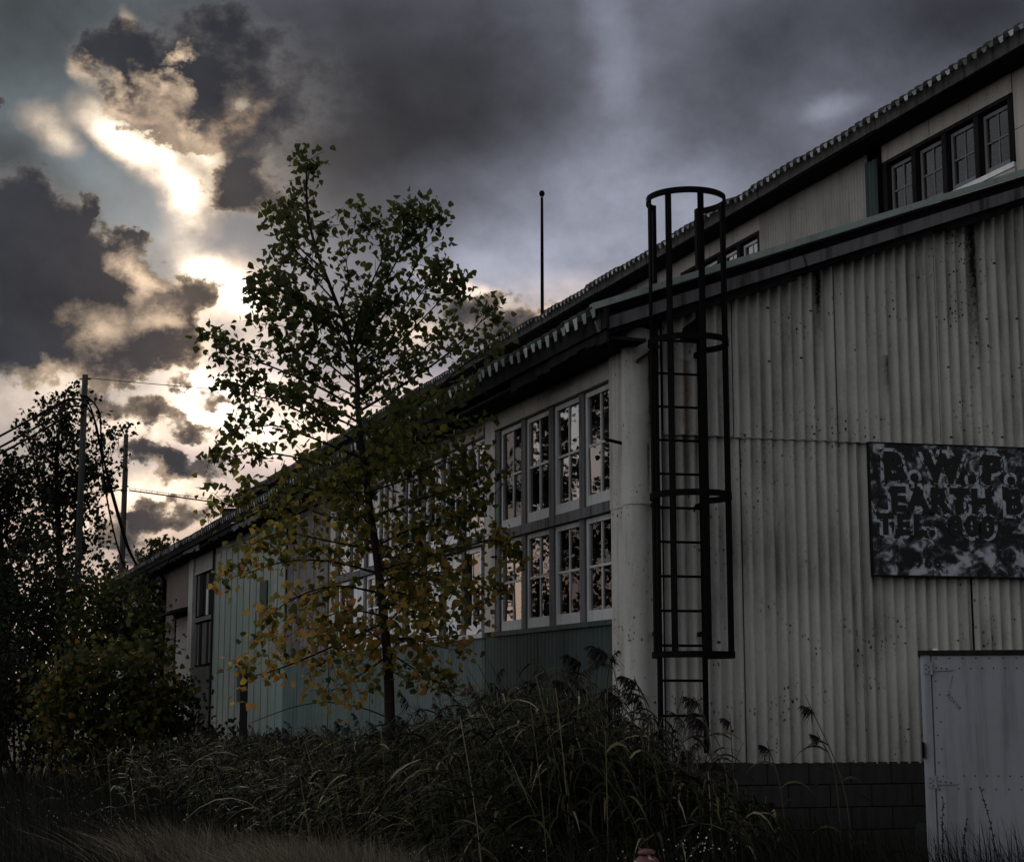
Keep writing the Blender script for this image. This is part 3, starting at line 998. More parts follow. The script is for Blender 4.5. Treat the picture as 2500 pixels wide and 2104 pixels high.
def window_bay(tb, style):
    fm = M['white'] if style in ('white', 'boarded_white') else M['sash']
    wood = M['oldwood']
    n = 4
    pitch = 0.825
    for i in range(n + 1):                # posts
        a = tb + i * pitch - (0.0 if i == 0 else 0.065)
        b = a + (0.05 if i == 0 else 0.125)
        MB().box((-0.008, a, 2.36), (0.10, b, 3.355)).build('post', wood, house)
        MB().box((-0.008, a, 3.465), (0.10, b, 4.60)).build('post', wood, house)
    MB().box((-0.035, tb, 3.36), (0.10, tb + 3.36, 3.46)).build('rail', wood, house)
    MB().box((-0.045, tb, 2.305), (0.10, tb + 3.36, 2.355)).build('sill', M['green'] if style == 'grey' else M['sash'], house)
    MB().box((-0.04, tb, 4.605), (0.10, tb + 3.36, 4.705)).build('lintel', M['board'], house)
    for i in range(n):
        a = tb + 0.055 + i * pitch
        w = 0.70
        for (z, h, row) in ((2.36, 0.99, 0), (3.47, 1.12, 1)):
            if style == 'white' and row == 0 and i in (1, 2, 3) or style == 'white2' and (i + row) % 2 == 0:
                # white painted boards in place of glass
                for k in range(3):
                    MB().box((0.03, a + k * w / 3 + 0.004, z + 0.02), (0.05 + 0.004 * (k % 2), a + (k + 1) * w / 3 - 0.004, z + h - 0.01)).build('board', M['white'], house)
                continue
            panes = [1, 1, 1, 1]
            if style == 'grey' and row == 0 and i == 0:
                panes = [1, 1, 2, 1]
            gm = M[GLAZING[style][row][i]]
            o = window(a, z, w, h, fm if style != 'white2' else M['white'], 0.034, panes=panes, gm=gm)
            if style == 'white' and row == 0 and i == 0:
                o.rotation_euler = (0, 0, 0)
                o.location.y += 0.16      # slid aside: dark slot at its edge


def flat_boards(t0, t1, z0, z1, w, m, d=-0.012, name='panel'):
    t = t0
    k = 0
    while t < t1 - 0.05:
        e = min(t + w, t1)
        if t1 - e < 0.2:
            e = t1
        MB().box((d + 0.003 * (k % 2), t + 0.006, z0), (d + 0.03, e - 0.006, z1)).build(name, m, house)
        t = e
        k += 1


def build_long_wall():
    # openings of 3.4 m between piers
    for k, style in enumerate(('grey', 'white', 'white2')):
        tb = 0.47 + 3.71 * k
        window_bay(tb, style)
        flat_boards(tb, tb + 3.36, 4.71, 5.0, 1.0, M['board'])
        flat_boards(tb + 3.36, tb + 3.71, 2.36, 5.0, 0.4, M['cement_wrap'], -0.02, 'pier')
        for j in range(3):                # green ribbed dado
            a = tb + j * 1.2367
            corrugated(long_path(a, a + 1.2367 - 0.008, -0.012 - 0.003 * (j % 2)), 0.35, 2.30, 0.105, 0.008, 'dado_sheet', M['green'] if k < 1 else M['midgreen'])
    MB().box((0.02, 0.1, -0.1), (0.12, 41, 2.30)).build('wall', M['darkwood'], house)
    MB().box((0.0, 0.3, -0.1), (0.10, 14.85, 0.34)).build('plinth', M['mortar'], house)
    # bay of weathered vertical boards
    t = 11.60
    while t < 14.75:
        w = rng.uniform(0.17, 0.24)
        MB().box((0.0 + rng.uniform(-0.008, 0.008), t + 0.006, 1.30 + rng.uniform(-0.1, 0.1)), (0.03, min(t + w, 14.8) - 0.004, 4.72 - rng.uniform(0, 0.05))).build('plank', rng.choice((M['plank'], M['plank'], M['oldwood'])), house)
        t += w
    MB().box((0.035, 11.55, 0.3), (0.10, 14.85, 4.98)).build('wall', M['darkwood'], house)
    MB().box((-0.05, 11.6, 3.30), (-0.01, 14.8, 3.40)).build('rail', M['oldwood'], house)
    flat_boards(11.60, 14.8, 4.74, 5.0, 1.0, M['board'])
    for j in range(3):
        a = 11.6 + j * 1.07
        corrugated(long_path(a, a + 1.06, -0.03), 0.3, 2.24, 0.105, 0.008, 'dado_sheet', M['midgreen'])
    # tall pale green sheets
    t, k = 14.86, 0
    while t < 21.9:
        e = min(t + 0.645, 21.98)
        mb = MB()
        d = -0.03 + rng.uniform(-0.006, 0.006)
        z1 = 4.66 + (0.0 if k % 3 else 0.02)
        z0 = 0.25 + rng.uniform(0, 0.1)
        if k in (2, 3):                   # torn edge with a dark gap
            mb.add([(d, t + 0.01, z0), (d, e - 0.01, z0), (d, e - 0.01, 2.5), (d, e - 0.13, 3.1), (d, e - 0.02, 3.7), (d, e - 0.01, z1), (d, t + 0.01, z1)], [tuple(range(7))[::-1]])
        else:
            mb.box((d, t + 0.012, z0), (d + 0.02, e - 0.012, z1))
        mb.box((d - 0.012, e - 0.055, z0 + 0.02), (d - 0.001, e - 0.025, z1 - 0.02))
        mb.build('sheet', M['palegreen'], house)
        t = e
        k += 1
    MB().box((-0.055, 16.3, 3.15), (-0.048, 16.95, 3.75)).build('patch', M['green'], house)
    MB().box((-0.055, 18.2, 1.55), (-0.048, 19.0, 2.15)).build('patch', M['green'], house)
    flat_boards(14.86, 21.98, 4.68, 5.0, 1.1, M['board'], -0.02)
    MB().box((0.0, 14.85, 0.2), (0.10, 22.0, 5.0)).build('wall', M['darkwood'], house)
    MB().box((-0.06, 22.0, 0.1), (0.1, 22.16, 4.98)).build('post', M['darkwood'], house)
    # boarded window
    for (z0, z1) in ((2.34, 3.30), (3.42, 4.38)):
        t = 22.2
        while t < 24.6:
            w = rng.uniform(0.26, 0.36)
            MB().box((0.02 + rng.uniform(-0.01, 0.01), t + 0.02, z0 + rng.uniform(0, 0.05)), (0.05, min(t + w, 24.72) - 0.02, z1 - rng.uniform(0, 0.05))).build('plank', rng.choice((M['oldwood'], M['darkwood'], M['darkwood'])), house)
            t += w
    MB().box((-0.01, 22.95, 3.42), (0.015, 23.13, 3.98)).build('plank', M['white'], house)
    MB().box((-0.01, 22.22, 2.65), (0.015, 22.34, 3.28)).build('plank', M['white'], house)
    MB().box((-0.02, 22.18, 3.31), (0.05, 24.74, 3.40)).build('rail', M['plank'], house)
    MB().box((-0.02, 22.18, 4.39), (0.05, 24.74, 4.46)).build('lintel', M['board'], house)
    flat_boards(22.18, 24.74, 4.47, 5.0, 1.3, M['board'])
    MB().box((-0.02, 22.18, 0.1), (0.03, 24.74, 2.30)).build('dado_sheet', M['green'], house)
    MB().box((0.06, 22.1, 0.1), (0.12, 30.5, 5.0)).build('wall', M['darkwood'], house)
    MB().box((-0.05, 24.78, 0.1), (0.05, 25.40, 5.0)).build('pier', M['cement_wrap'], house)
    # brown rendered part with a grey door under a small hood
    MB().box((-0.005, 25.42, 3.62), (0.05, 30.4, 5.0)).build('wall', M['stucco'], house)
    MB().box((-0.005, 27.62, 0.0), (0.05, 30.4, 3.61)).build('wall', M['stucco'], house)
    dr = MB().box((0.0, 25.46, 0.1), (0.045, 27.45, 3.52)).build('door', M['board'], house)
    MB().box((-0.04, 27.2, 1.9), (-0.002, 27.3, 2.05)).build('handle', M['steel'], dr)
    MB().box((-0.02, 27.47, 0.0), (0.05, 27.60, 3.60)).build('door_jamb', M['darkwood'], house)
    MB().hexa([(-0.45, 25.44, 3.56), (0.0, 25.44, 3.64), (0.0, 28.0, 3.64), (-0.45, 28.0, 3.56)], [(-0.45, 25.44, 3.62), (0.0, 25.44, 3.74), (0.0, 28.0, 3.74), (-0.45, 28.0, 3.62)]).build('door_hood', M['darkwood'], house)
    MB().tube([(-0.06, 29.3, 0.2), (-0.06, 29.3, 4.55), (-0.16, 29.3, 4.75)], 0.05, 8).build('downpipe', M['steel'], house, True)
    MB().box((-0.01, 30.42, 0.0), (0.06, 41.0, 5.0)).build('wall', M['board'], house)
    MB().hexa([(0, 40.94, 0), (7.2, 40.94, 0), (7.2, 41.0, 0), (0, 41.0, 0)], [(0, 40.94, 4.95), (7.2, 40.94, z_aisle(7.2) - .06), (7.2, 41.0, z_aisle(7.2) - .06), (0, 41.0, 4.95)]).build('wall', M['board'], house)
    # stub of pipe on the corner piece
    MB().tube([(-0.05, 0.13, 3.93), (-0.24, 0.16, 3.97)], 0.016, 8).build('pipe_stub', M['steel'], house)


def build_clerestory():
    d = 7.2
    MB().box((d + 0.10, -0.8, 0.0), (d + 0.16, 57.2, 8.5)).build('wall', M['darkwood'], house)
    MB().box((d + 0.0, 41.0, 0.0), (d + 0.09, 57.2, 9.78)).build('wall', M['board'], house)
    MB().box((d, 57.1, 0.0), (17.2, 57.2, 9.9)).build('wall', M['board'], house)
    MB().box((17.2, -2.0, 0.0), (17.3, 57.2, 10.0)).build('wall', M['board'], house)

    def bay(t0, n, fm):
        p = 0.755
        for i in range(n):
            a = t0 + i * p + 0.10
            window(a, 8.60, p - 0.15, 0.82, fm, d + 0.06, rail=0.07, tilt=0.012, gm=M['glass_high'] if t0 < 8 else None)
        for i in range(n + 1):
            MB().box((d - 0.03, t0 + i * p - 0.02, 8.58), (d + 0.10, t0 + i * p + 0.085, 9.45)).build('post', M['darkwood'], house)
        MB().box((d - 0.035, t0, 9.455), (d + 0.1, t0 + n * p + 0.08, 9.51)).build('lintel', M['darkwood'], house)
        MB().box((d - 0.04, t0, 8.50), (d + 0.1, t0 + n * p + 0.08, 8.57)).build('sill', M['white'], house)
        flat_boards(t0 - 0.02, t0 + n * p + 0.1, 9.515, 9.80, 0.95, M['board'], d - 0.03)
        flat_boards(t0 - 0.02, t0 + n * p + 0.1, 7.2, 8.49, 0.95, M['board'], d - 0.03)
    flat_boards(-0.8, 3.78, 9.0, 9.80, 1.15, M['board'], d - 0.02)
    flat_boards(-0.8, 3.78, 7.2, 8.99, 1.15, M['board'], d - 0.02)
    bay(3.80, 4, M['sash_dark'])
    corrugated((6.95, 7.30, lambda t: (Vector((d - 0.09, t, 0)), Vector((-1, 0, 0)))), 7.2, 9.6, 0.11, 0.018, 'corner_strip', M['green'])
    for (a, b) in ((7.32, 8.80), (8.78, 10.72)):
        corrugated(long_path(a, b, d - 0.02 - (0.012 if a > 8 else 0)), 7.2, 9.80, 0.085, 0.015, 'cladding_sheet', M['cement_fine'])
    bay(10.74, 4, M['sash'])
    flat_boards(13.86, 15.9, 7.2, 9.80, 0.62, M['board'], d - 0.02)
    for (a, b) in ((15.9, 17.5),):
        corrugated(long_path(a, b, d - 0.02), 7.2, 9.80, 0.085, 0.015, 'cladding_sheet', M['cement_fine'])
    bay(17.55, 4, M['sash'])
    flat_boards(20.7, 41.0, 7.2, 9.80, 1.2, M['board'], d - 0.02)
    MB().box((d + 0.09, -0.8, 8.5), (d + 0.11, 3.78, 9.8)).build('wall', M['darkwood'], house)
    for (a, b) in ((6.9, 10.7), (13.85, 17.5), (20.65, 57)):
        MB().box((d + 0.09, a, 8.5), (d + 0.11, b, 9.8)).build('wall', M['darkwood'], house)


build_end_wall()
build_roofs()
build_long_wall()
build_clerestory()

# ------------------------------------------------------------------ things on and around the warehouse
def Ww(s, o, z):
    """a point of the end wall in scene coordinates"""
    p = W(s, o, z)
    c, s_ = math.cos(LW_AZ), math.sin(LW_AZ)
    return Vector((CORNER.x + p.x * c - p.y * s_, CORNER.y + p.x * s_ + p.y * c, p.z))


E_ROT = LW_AZ + math.atan2(ES.y, ES.x)       # turn of the end wall about z


def build_ladder():
    # own axes: x along the wall, y towards the wall, z up
    o0 = Ww(0.345, 0.0, 0.0)
    r = empty('caged_ladder', (o0.x, o0.y, 1.05), E_ROT)
    tag(r, 'black steel ladder with a round safety cage fixed to the end wall by the corner', 'ladder')
    zb = -1.05
    m = M['steel']
    for sx in (-0.21, 0.21):
        mb = MB().box((sx - 0.016, -0.225, 1.16 + zb), (sx + 0.016, -0.165, 6.10 + zb))
        mb.build('stile', m, r)
    rung = MB().tube([(-0.205, 0, 0), (0.205, 0, 0)], 0.012, 8).mesh('rung', m, True)
    z = 5.15
    while z > 1.2:
        link('rung', rung, r, (0, -0.195, z + zb))
        z -= 0.3055
    R, cy = 0.36, -0.49
    half = math.acos(0.21 / R)               # arc runs from stile to stile round the front

    def arc(a):
        return Vector((R * math.sin(a), cy - R * math.cos(a), 0))
    amax = PI - math.asin(0.21 / R)
    hoop = MB()
    n = 40
    for k in range(n + 1):
        a = -amax + 2 * amax * k / n
        p = arc(a)
        q_ = Vector((0, cy, 0)) + (p - Vector((0, cy, 0))) * ((R - 0.010) / R)
        for (u, h) in ((p, -0.028), (p, 0.028), (q_, 0.028), (q_, -0.028)):
            hoop.v.append((u.x, u.y, h))
    for k in range(n):
        for j in range(4):
            a, b = 4 * k + j, 4 * k + (j + 1) % 4
            hoop.f.append((a, b, b + 4, a + 4))
    hoop.f += [(3, 2, 1, 0), (4 * n, 4 * n + 1, 4 * n + 2, 4 * n + 3)]
    hm = hoop.mesh('hoop', m)
    for z in (6.075, 4.76, 3.385, 2.005):
        link('hoop', hm, r, (0, 0, z + zb))
    for deg in (-90, -46, 3, 62, 92):
        a = math.radians(deg)
        p = arc(a)
        t_ = Vector((math.cos(a), math.sin(a), 0))
        nrm = Vector((-math.sin(a), math.cos(a), 0))
        mb = MB().beam(p + nrm * 0.016 + Vector((0, 0, 1.98 + zb)), p + nrm * 0.016 + Vector((0, 0, 6.09 + zb)), t_, nrm, 0.054, 0.018)
        mb.build('cage_bar', m, r)
    # stand-off brackets and the gusset under the eave
    for z in (2.2, 3.35, 4.74):
        for sx in (-0.21, 0.21):
            MB().box((sx - 0.02, -0.17, z - 0.02 + zb), (sx + 0.02, -0.05, z + 0.02 + zb)).build('bracket', m, r)
    MB().hexa([(0.03, -0.19, 4.86 + zb), (0.20, -0.19, 4.86 + zb), (0.20, -0.18, 4.86 + zb), (0.03, -0.18, 4.86 + zb)],
              [(0.06, -0.19, 4.97 + zb), (0.20, -0.19, 5.08 + zb), (0.20, -0.18, 5.08 + zb), (0.06, -0.18, 4.97 + zb)]).build('gusset', m, r)
    MB().beam((-0.36, -0.10, 4.66 + zb), (-0.18, -0.24, 4.78 + zb), (0, 1, 0), (0, 0, 1), 0.03, 0.035).build('bracket', M['rust'], r)


def text_mesh(s, size, m, bold=0.0, depth=0.0015, spacing=1.0):
    cu = bpy.data.curves.new('lettering', 'FONT')
    cu.body = s
    cu.size = size
    cu.offset = bold
    cu.extrude = depth
    cu.resolution_u = 3
    cu.space_character = spacing
    ob = bpy.data.objects.new('lettering', cu)
    col.objects.link(ob)
    dg = bpy.context.evaluated_depsgraph_get()
    me = bpy.data.meshes.new_from_object(ob.evaluated_get(dg))
    col.objects.unlink(ob)
    bpy.data.objects.remove(ob)
    me.materials.clear()
    me.materials.append(m)
    return me


def build_sign():
    m, q, b, P = mat('flaking sign paint', 0.6, 0.3)
    n1 = q.noise(P, 7.0, 8, 0.70, dist=0.6)
    n2 = q.noise(q.mapping(P, sc=(1.0, 1, 1.8)), 2.0, 3, 0.6)
    f = q.math('ADD', q.math('MULTIPLY', n1, 0.75), q.math('MULTIPLY', n2, 0.55))
    c = q.ramp(f, [(0.625, (0.008, 0.008, 0.009)), (0.650, (0.04, 0.042, 0.046)), (0.690, (0.10, 0.108, 0.12)), (0.715, (0.32, 0.34, 0.37)), (0.80, (0.46, 0.48, 0.52))])
    q.put(b.inputs['Base Color'], c)
    bump(q, b, n1, 0.3, 0.004)
    mk, q, b, P = mat('worn black lettering', 0.65, 0.3)
    n1 = q.noise(P, 26.0, 6, 0.7)
    q.put(b.inputs['Base Color'], q.mix(q.ss(n1, 0.60, 0.75), (0.011, 0.011, 0.011), (0.10, 0.105, 0.115)))
    mh, q, b, P = mat('old white lettering ground', 0.65, 0.3)
    n1 = q.noise(P, 8.0, 7, 0.72, dist=0.5)
    q.put(b.inputs['Base Color'], q.mix(q.ss(n1, 0.485, 0.53), (0.40, 0.42, 0.46), (0.013, 0.013, 0.014)))
    p = Ww(2.24, 0.075, 2.76)
    r = empty('painted_sign', p, E_ROT)
    tag(r, 'flaking black and white painted sign board with hand lettering on the end wall', 'sign')
    w, h = 3.0, 1.225
    MB().box((0, -0.03, 0), (w, 0.0, h)).build('sign_board', m, r)
    mb = MB()
    for (a, c) in (((-0.012, -0.036, -0.014), (w + 0.012, 0.002, 0.0)), ((-0.012, -0.036, h), (w + 0.012, 0.002, h + 0.012)), ((-0.014, -0.036, 0), (0.0, 0.002, h)), ((w, -0.036, 0), (w + 0.012, 0.002, h))):
        mb.box(a, c)
    mb.build('sign_frame', M['darkwood'], r)
    rows = [('B.W.P.', 0.135, 0.895, 0.345, 0.022, 1.45), ('EARTH BORING', 0.175, 0.625, 0.30, 0.014, 1.0), ('TEL. 800', 0.06, 0.415, 0.235, 0.014, 1.15), ('966', 0.42, 0.075, 0.15, 0.006, 1.25)]
    rows[1] = ('EARTH BO', 0.195, 0.605, 0.300, 0.018, 1.18)
    rows[2] = ('TEL. 800', 0.06, 0.385, 0.250, 0.016, 1.32)
    for (s, x, z, size, bold, sp) in rows:
        for (mm, bo, y) in ((mh, bold + 0.032, -0.0305), (mk, bold, -0.0345)):
            if mm is mh and size < 0.2:
                continue
            me = text_mesh(s, size, mm, bo, 0.0008, sp)
            tag(link('lettering', me, r, (x, y - 0.001, z), (PI / 2, 0, 0)), kind='stuff')


def build_trailer():
    Y0, x0, z1 = 12.0, 2.925, 1.965
    r = empty('box_trailer', (x0, Y0, 0.0), math.radians(-14.2))
    tag(r, 'pale blue grey box trailer with riveted rear doors parked against the end wall', 'trailer')
    w, z0, ln = 2.05, 0.48, 2.9
    m = M['trailer']
    mb = MB()
    mb.box((0.02, 0.03, z0), (w - 0.02, ln, z1 - 0.02))
    mb.build('body', m, r)
    for x in (0.0, w - 0.075):               # rounded corner posts
        mb = MB()
        n = 8
        for k in range(n + 1):
            a = PI / 2 * k / n
            if x == 0.0:
                px, py = 0.045 - 0.045 * math.sin(a), 0.045 - 0.045 * math.cos(a)
            else:
                px, py = w - 0.045 + 0.045 * math.sin(a), 0.045 - 0.045 * math.cos(a)
            mb.v += [(px, py, z0 - 0.06), (px, py, z1 - 0.02)]
        b0 = len(mb.v) - 2 * (n + 1)
        for k in range(n):
            f = (b0 + 2 * k, b0 + 2 * k + 1, b0 + 2 * k + 3, b0 + 2 * k + 2)
            mb.f.append(f if x == 0.0 else f[::-1])
        if x == 0.0:
            mb.box((0.045, 0.0, z0 - 0.06), (0.070, 0.05, z1 - 0.02))
        else:
            mb.box((w - 0.070, 0.0, z0 - 0.06), (w - 0.045, 0.05, z1 - 0.02))
        mb.build('corner_post', m, r)
    MB().box((-0.015, -0.012, z1 - 0.02), (w + 0.015, ln, z1 + 0.012)).build('roof', M['darkwood'], r)
    dm = M['trailer']
    for (a, b) in ((0.080, w / 2 - 0.006), (w / 2 + 0.006, w - 0.080)):
        dr = MB().box((a, 0.004, z0), (b, 0.04, z1 - 0.028)).build('door', dm, r)
        sgn = 1 if a < 0.5 else -1
        hx = 0.075 if sgn > 0 else w - 0.075
        for z in (1.850, 1.055):
            mb = MB()                         # strap hinge: plate on the post, tapered strap on the door
            mb.box((min(hx, hx - sgn * 0.055), -0.007, z - 0.038), (max(hx, hx - sgn * 0.055), -0.001, z + 0.038))
            xs = sorted((hx + sgn * 0.008, hx + sgn * 0.150))
            za, zb = (0.032, 0.010) if sgn > 0 else (0.010, 0.032)
            mb.hexa([(xs[0], -0.005, z - 0.020), (xs[1], -0.005, z - 0.014), (xs[1], 0.003, z - 0.014), (xs[0], 0.003, z - 0.020)],
                    [(xs[0], -0.005, z + za), (xs[1], -0.005, z + zb - 0.012), (xs[1], 0.003, z + zb - 0.012), (xs[0], 0.003, z + za)])
            mb.tube([(hx + sgn * 0.004, -0.012, z - 0.046), (hx + sgn * 0.004, -0.012, z + 0.044)], 0.008, 8)
            mb.build('hinge', m, dr)
        mb = MB()

        def rivet(x, z, rr=0.0055, y=0.004):
            vs = [(x + math.cos(2 * PI * k / 6) * rr, y - 0.0015, z + math.sin(2 * PI * k / 6) * rr) for k in range(6)] + [(x, y - 0.006, z)]
            mb.add(vs, [(k, (k + 1) % 6, 6)[::-1] for k in range(6)])
        for i in range(10):
            rivet(a + 0.03 + i * 0.092, z1 - 0.045)
            rivet(a + 0.19 + i * 0.078 if i < 9 else b - 0.02, z1 - 0.115)
            rivet(a + 0.19 + i * 0.078 if i < 9 else b - 0.02, 1.10)
            rivet(a + 0.15 + i * 0.085 if i < 9 else b - 0.03, 1.01)
        for i in range(14):
            rivet(a + 0.022 + 0.025 * (i % 2), 1.76 - i * 0.095)
        for z in (1.850, 1.055):
            for i in range(4):
                rivet(hx - sgn * (0.018 + 0.018 * (i % 2)), z - 0.024 + 0.016 * i, 0.005, -0.007)
                if i < 3:
                    rivet(hx + sgn * (0.035 + 0.035 * i), z + 0.004 - 0.004 * i, 0.006, -0.005)
        tag(mb.build('rivet', M['rust'], dr), kind='stuff')
        if sgn > 0:                           # felt pen scrawl
            mk, q, b_, P = mat('felt pen', 0.7, 0.2)
            b_.inputs['Base Color'].default_value = (0.045, 0.05, 0.06, 1)
            link('scrawl', text_mesh('ROXY/R', 0.038, mk, 0.0, 0.0003), dr, (0.170, 0.0032, 1.660), (PI / 2, math.radians(52), 0))
            s2 = MB()
            pts = [(0.222, 1.80), (0.214, 1.765), (0.206, 1.735), (0.198, 1.705)]
            s2.tube([(x, 0.003, z) for x, z in pts], 0.0012, 4)
            s2.tube([(0.184, 0.003, 1.690), (0.200, 0.003, 1.688), (0.197, 0.003, 1.664)], 0.0012, 4)
            s2.build('scrawl', mk, dr)
    MB().box((0.09, 0.3, z1 + 0.012), (0.125, 0.36, z1 + 0.035)).build('marker_lamp', M['white'], r)
    MB().box((-0.012, -0.02, 1.22), (0.006, 0.04, 1.33)).build('grab_loop', M['steel'], r)
    MB().box((0.05, 0.1, z0 - 0.10), (w - 0.05, ln, z0)).build('chassis', M['steel'], r)
    for x in (-0.02, w + 0.02):
        wh = MB()
        prof = [(0.10, -0.08), (0.28, -0.09), (0.33, -0.06), (0.33, 0.06), (0.28, 0.09), (0.10, 0.08)]
        me = MB().lathe(prof, 24).mesh('tyre', M['rubber'], True)
        ty = link('wheel', me, r, (x, 1.6, 0.33), (0, PI / 2, 0))
        link('rim', MB().lathe([(0.0, -0.05), (0.17, -0.07), (0.19, 0.0), (0.17, 0.07), (0.0, 0.05)], 20).mesh('rim', M['trailer'], True), ty)
    mb = MB()
    mb.beam((0.3, ln, z0 - 0.05), (w / 2, ln + 0.28, z0 - 0.05), (1, 0, 0), (0, 0, 1), 0.06, 0.08)
    mb.beam((w - 0.3, ln, z0 - 0.05), (w / 2, ln + 0.28, z0 - 0.05), (1, 0, 0), (0, 0, 1), 0.06, 0.08)
    mb.build('drawbar', M['steel'], r)


def build_hydrant():
    m, q, b, P = mat('peeling red hydrant paint', 0.5, 0.4)
    n = q.noise(P, 17.0, 5, 0.65)
    g = q.noise(P, 60.0, 4, 0.6)
    c = q.mix(q.ss(n, 0.565, 0.60), (0.085, 0.012, 0.012), (0.50, 0.50, 0.52))
    c = q.mix(q.math('MULTIPLY', g, 0.5), c, (0.05, 0.012, 0.012))
    q.put(b.inputs['Base Color'], c)
    bump(q, b, n, 0.4, 0.004)
    r = empty('fire_hydrant', (0.79, 10.0, 0.0))
    tag(r, 'red fire hydrant with peeling white flecked paint standing in the weeds', 'hydrant')
    MB().lathe([(0.15, 0.0), (0.15, 0.03), (0.10, 0.035), (0.095, 0.50), (0.13, 0.505), (0.13, 0.545)], 24).build('barrel', m, r, True)
    MB().lathe([(0.13, 0.548), (0.13, 0.575), (0.112, 0.585), (0.105, 0.64), (0.085, 0.685), (0.062, 0.715), (0.045, 0.726), (0.045, 0.735), (0.052, 0.738), (0.052, 0.748), (0.046, 0.760), (0.030, 0.768), (0.0, 0.770)], 24).build('bonnet', m, r, True)
    for a in (0.3, 0.3 + PI, -PI / 2 + 0.2):
        d = Vector((math.cos(a), math.sin(a), 0))
        MB().tube([d * 0.09 + Vector((0, 0, 0.44)), d * 0.155 + Vector((0, 0, 0.44)), d * 0.156 + Vector((0, 0, 0.44)), d * 0.185 + Vector((0, 0, 0.44))], [0.042, 0.042, 0.052, 0.050], 12).build('nozzle_cap', m, r)


def pole(x, y, top, r0, r1, label, parts):
    r = empty('utility_pole', (x, y, 0))
    tag(r, label, 'utility pole', 'poles beyond the bushes')
    MB().tube([(0.0, 0, -0.1), (0.02, 0, top * 0.5), (0, 0, top)], [r0, (r0 + r1) / 2, r1], 12).build('shaft', M['pole'], r, True)
    parts(r, top)
    return r


def cable(pts, rad, label, group=None, sag=0.0, extra=None):
    P = []
    n = 14
    if len(pts) == 2:
        a, b = Vector(pts[0]), Vector(pts[1])
        for k in range(n + 1):
            t = k / n
            p = a.lerp(b, t)
            p.z -= sag * 4 * t * (1 - t)
            P.append(p)
    else:
        P = [Vector(p) for p in pts]
        for _ in range(2):                   # smooth the polyline
            Q = [P[0]]
            for a, b in zip(P, P[1:]):
                Q += [a.lerp(b, 0.25), a.lerp(b, 0.75)]
            P = Q + [P[-1]]
    o = MB().tube(P, rad, 6).build('cable', M['cable'], None, True)
    tag(o, label, 'cable', group)
    if extra:
        extra(o)
    return o


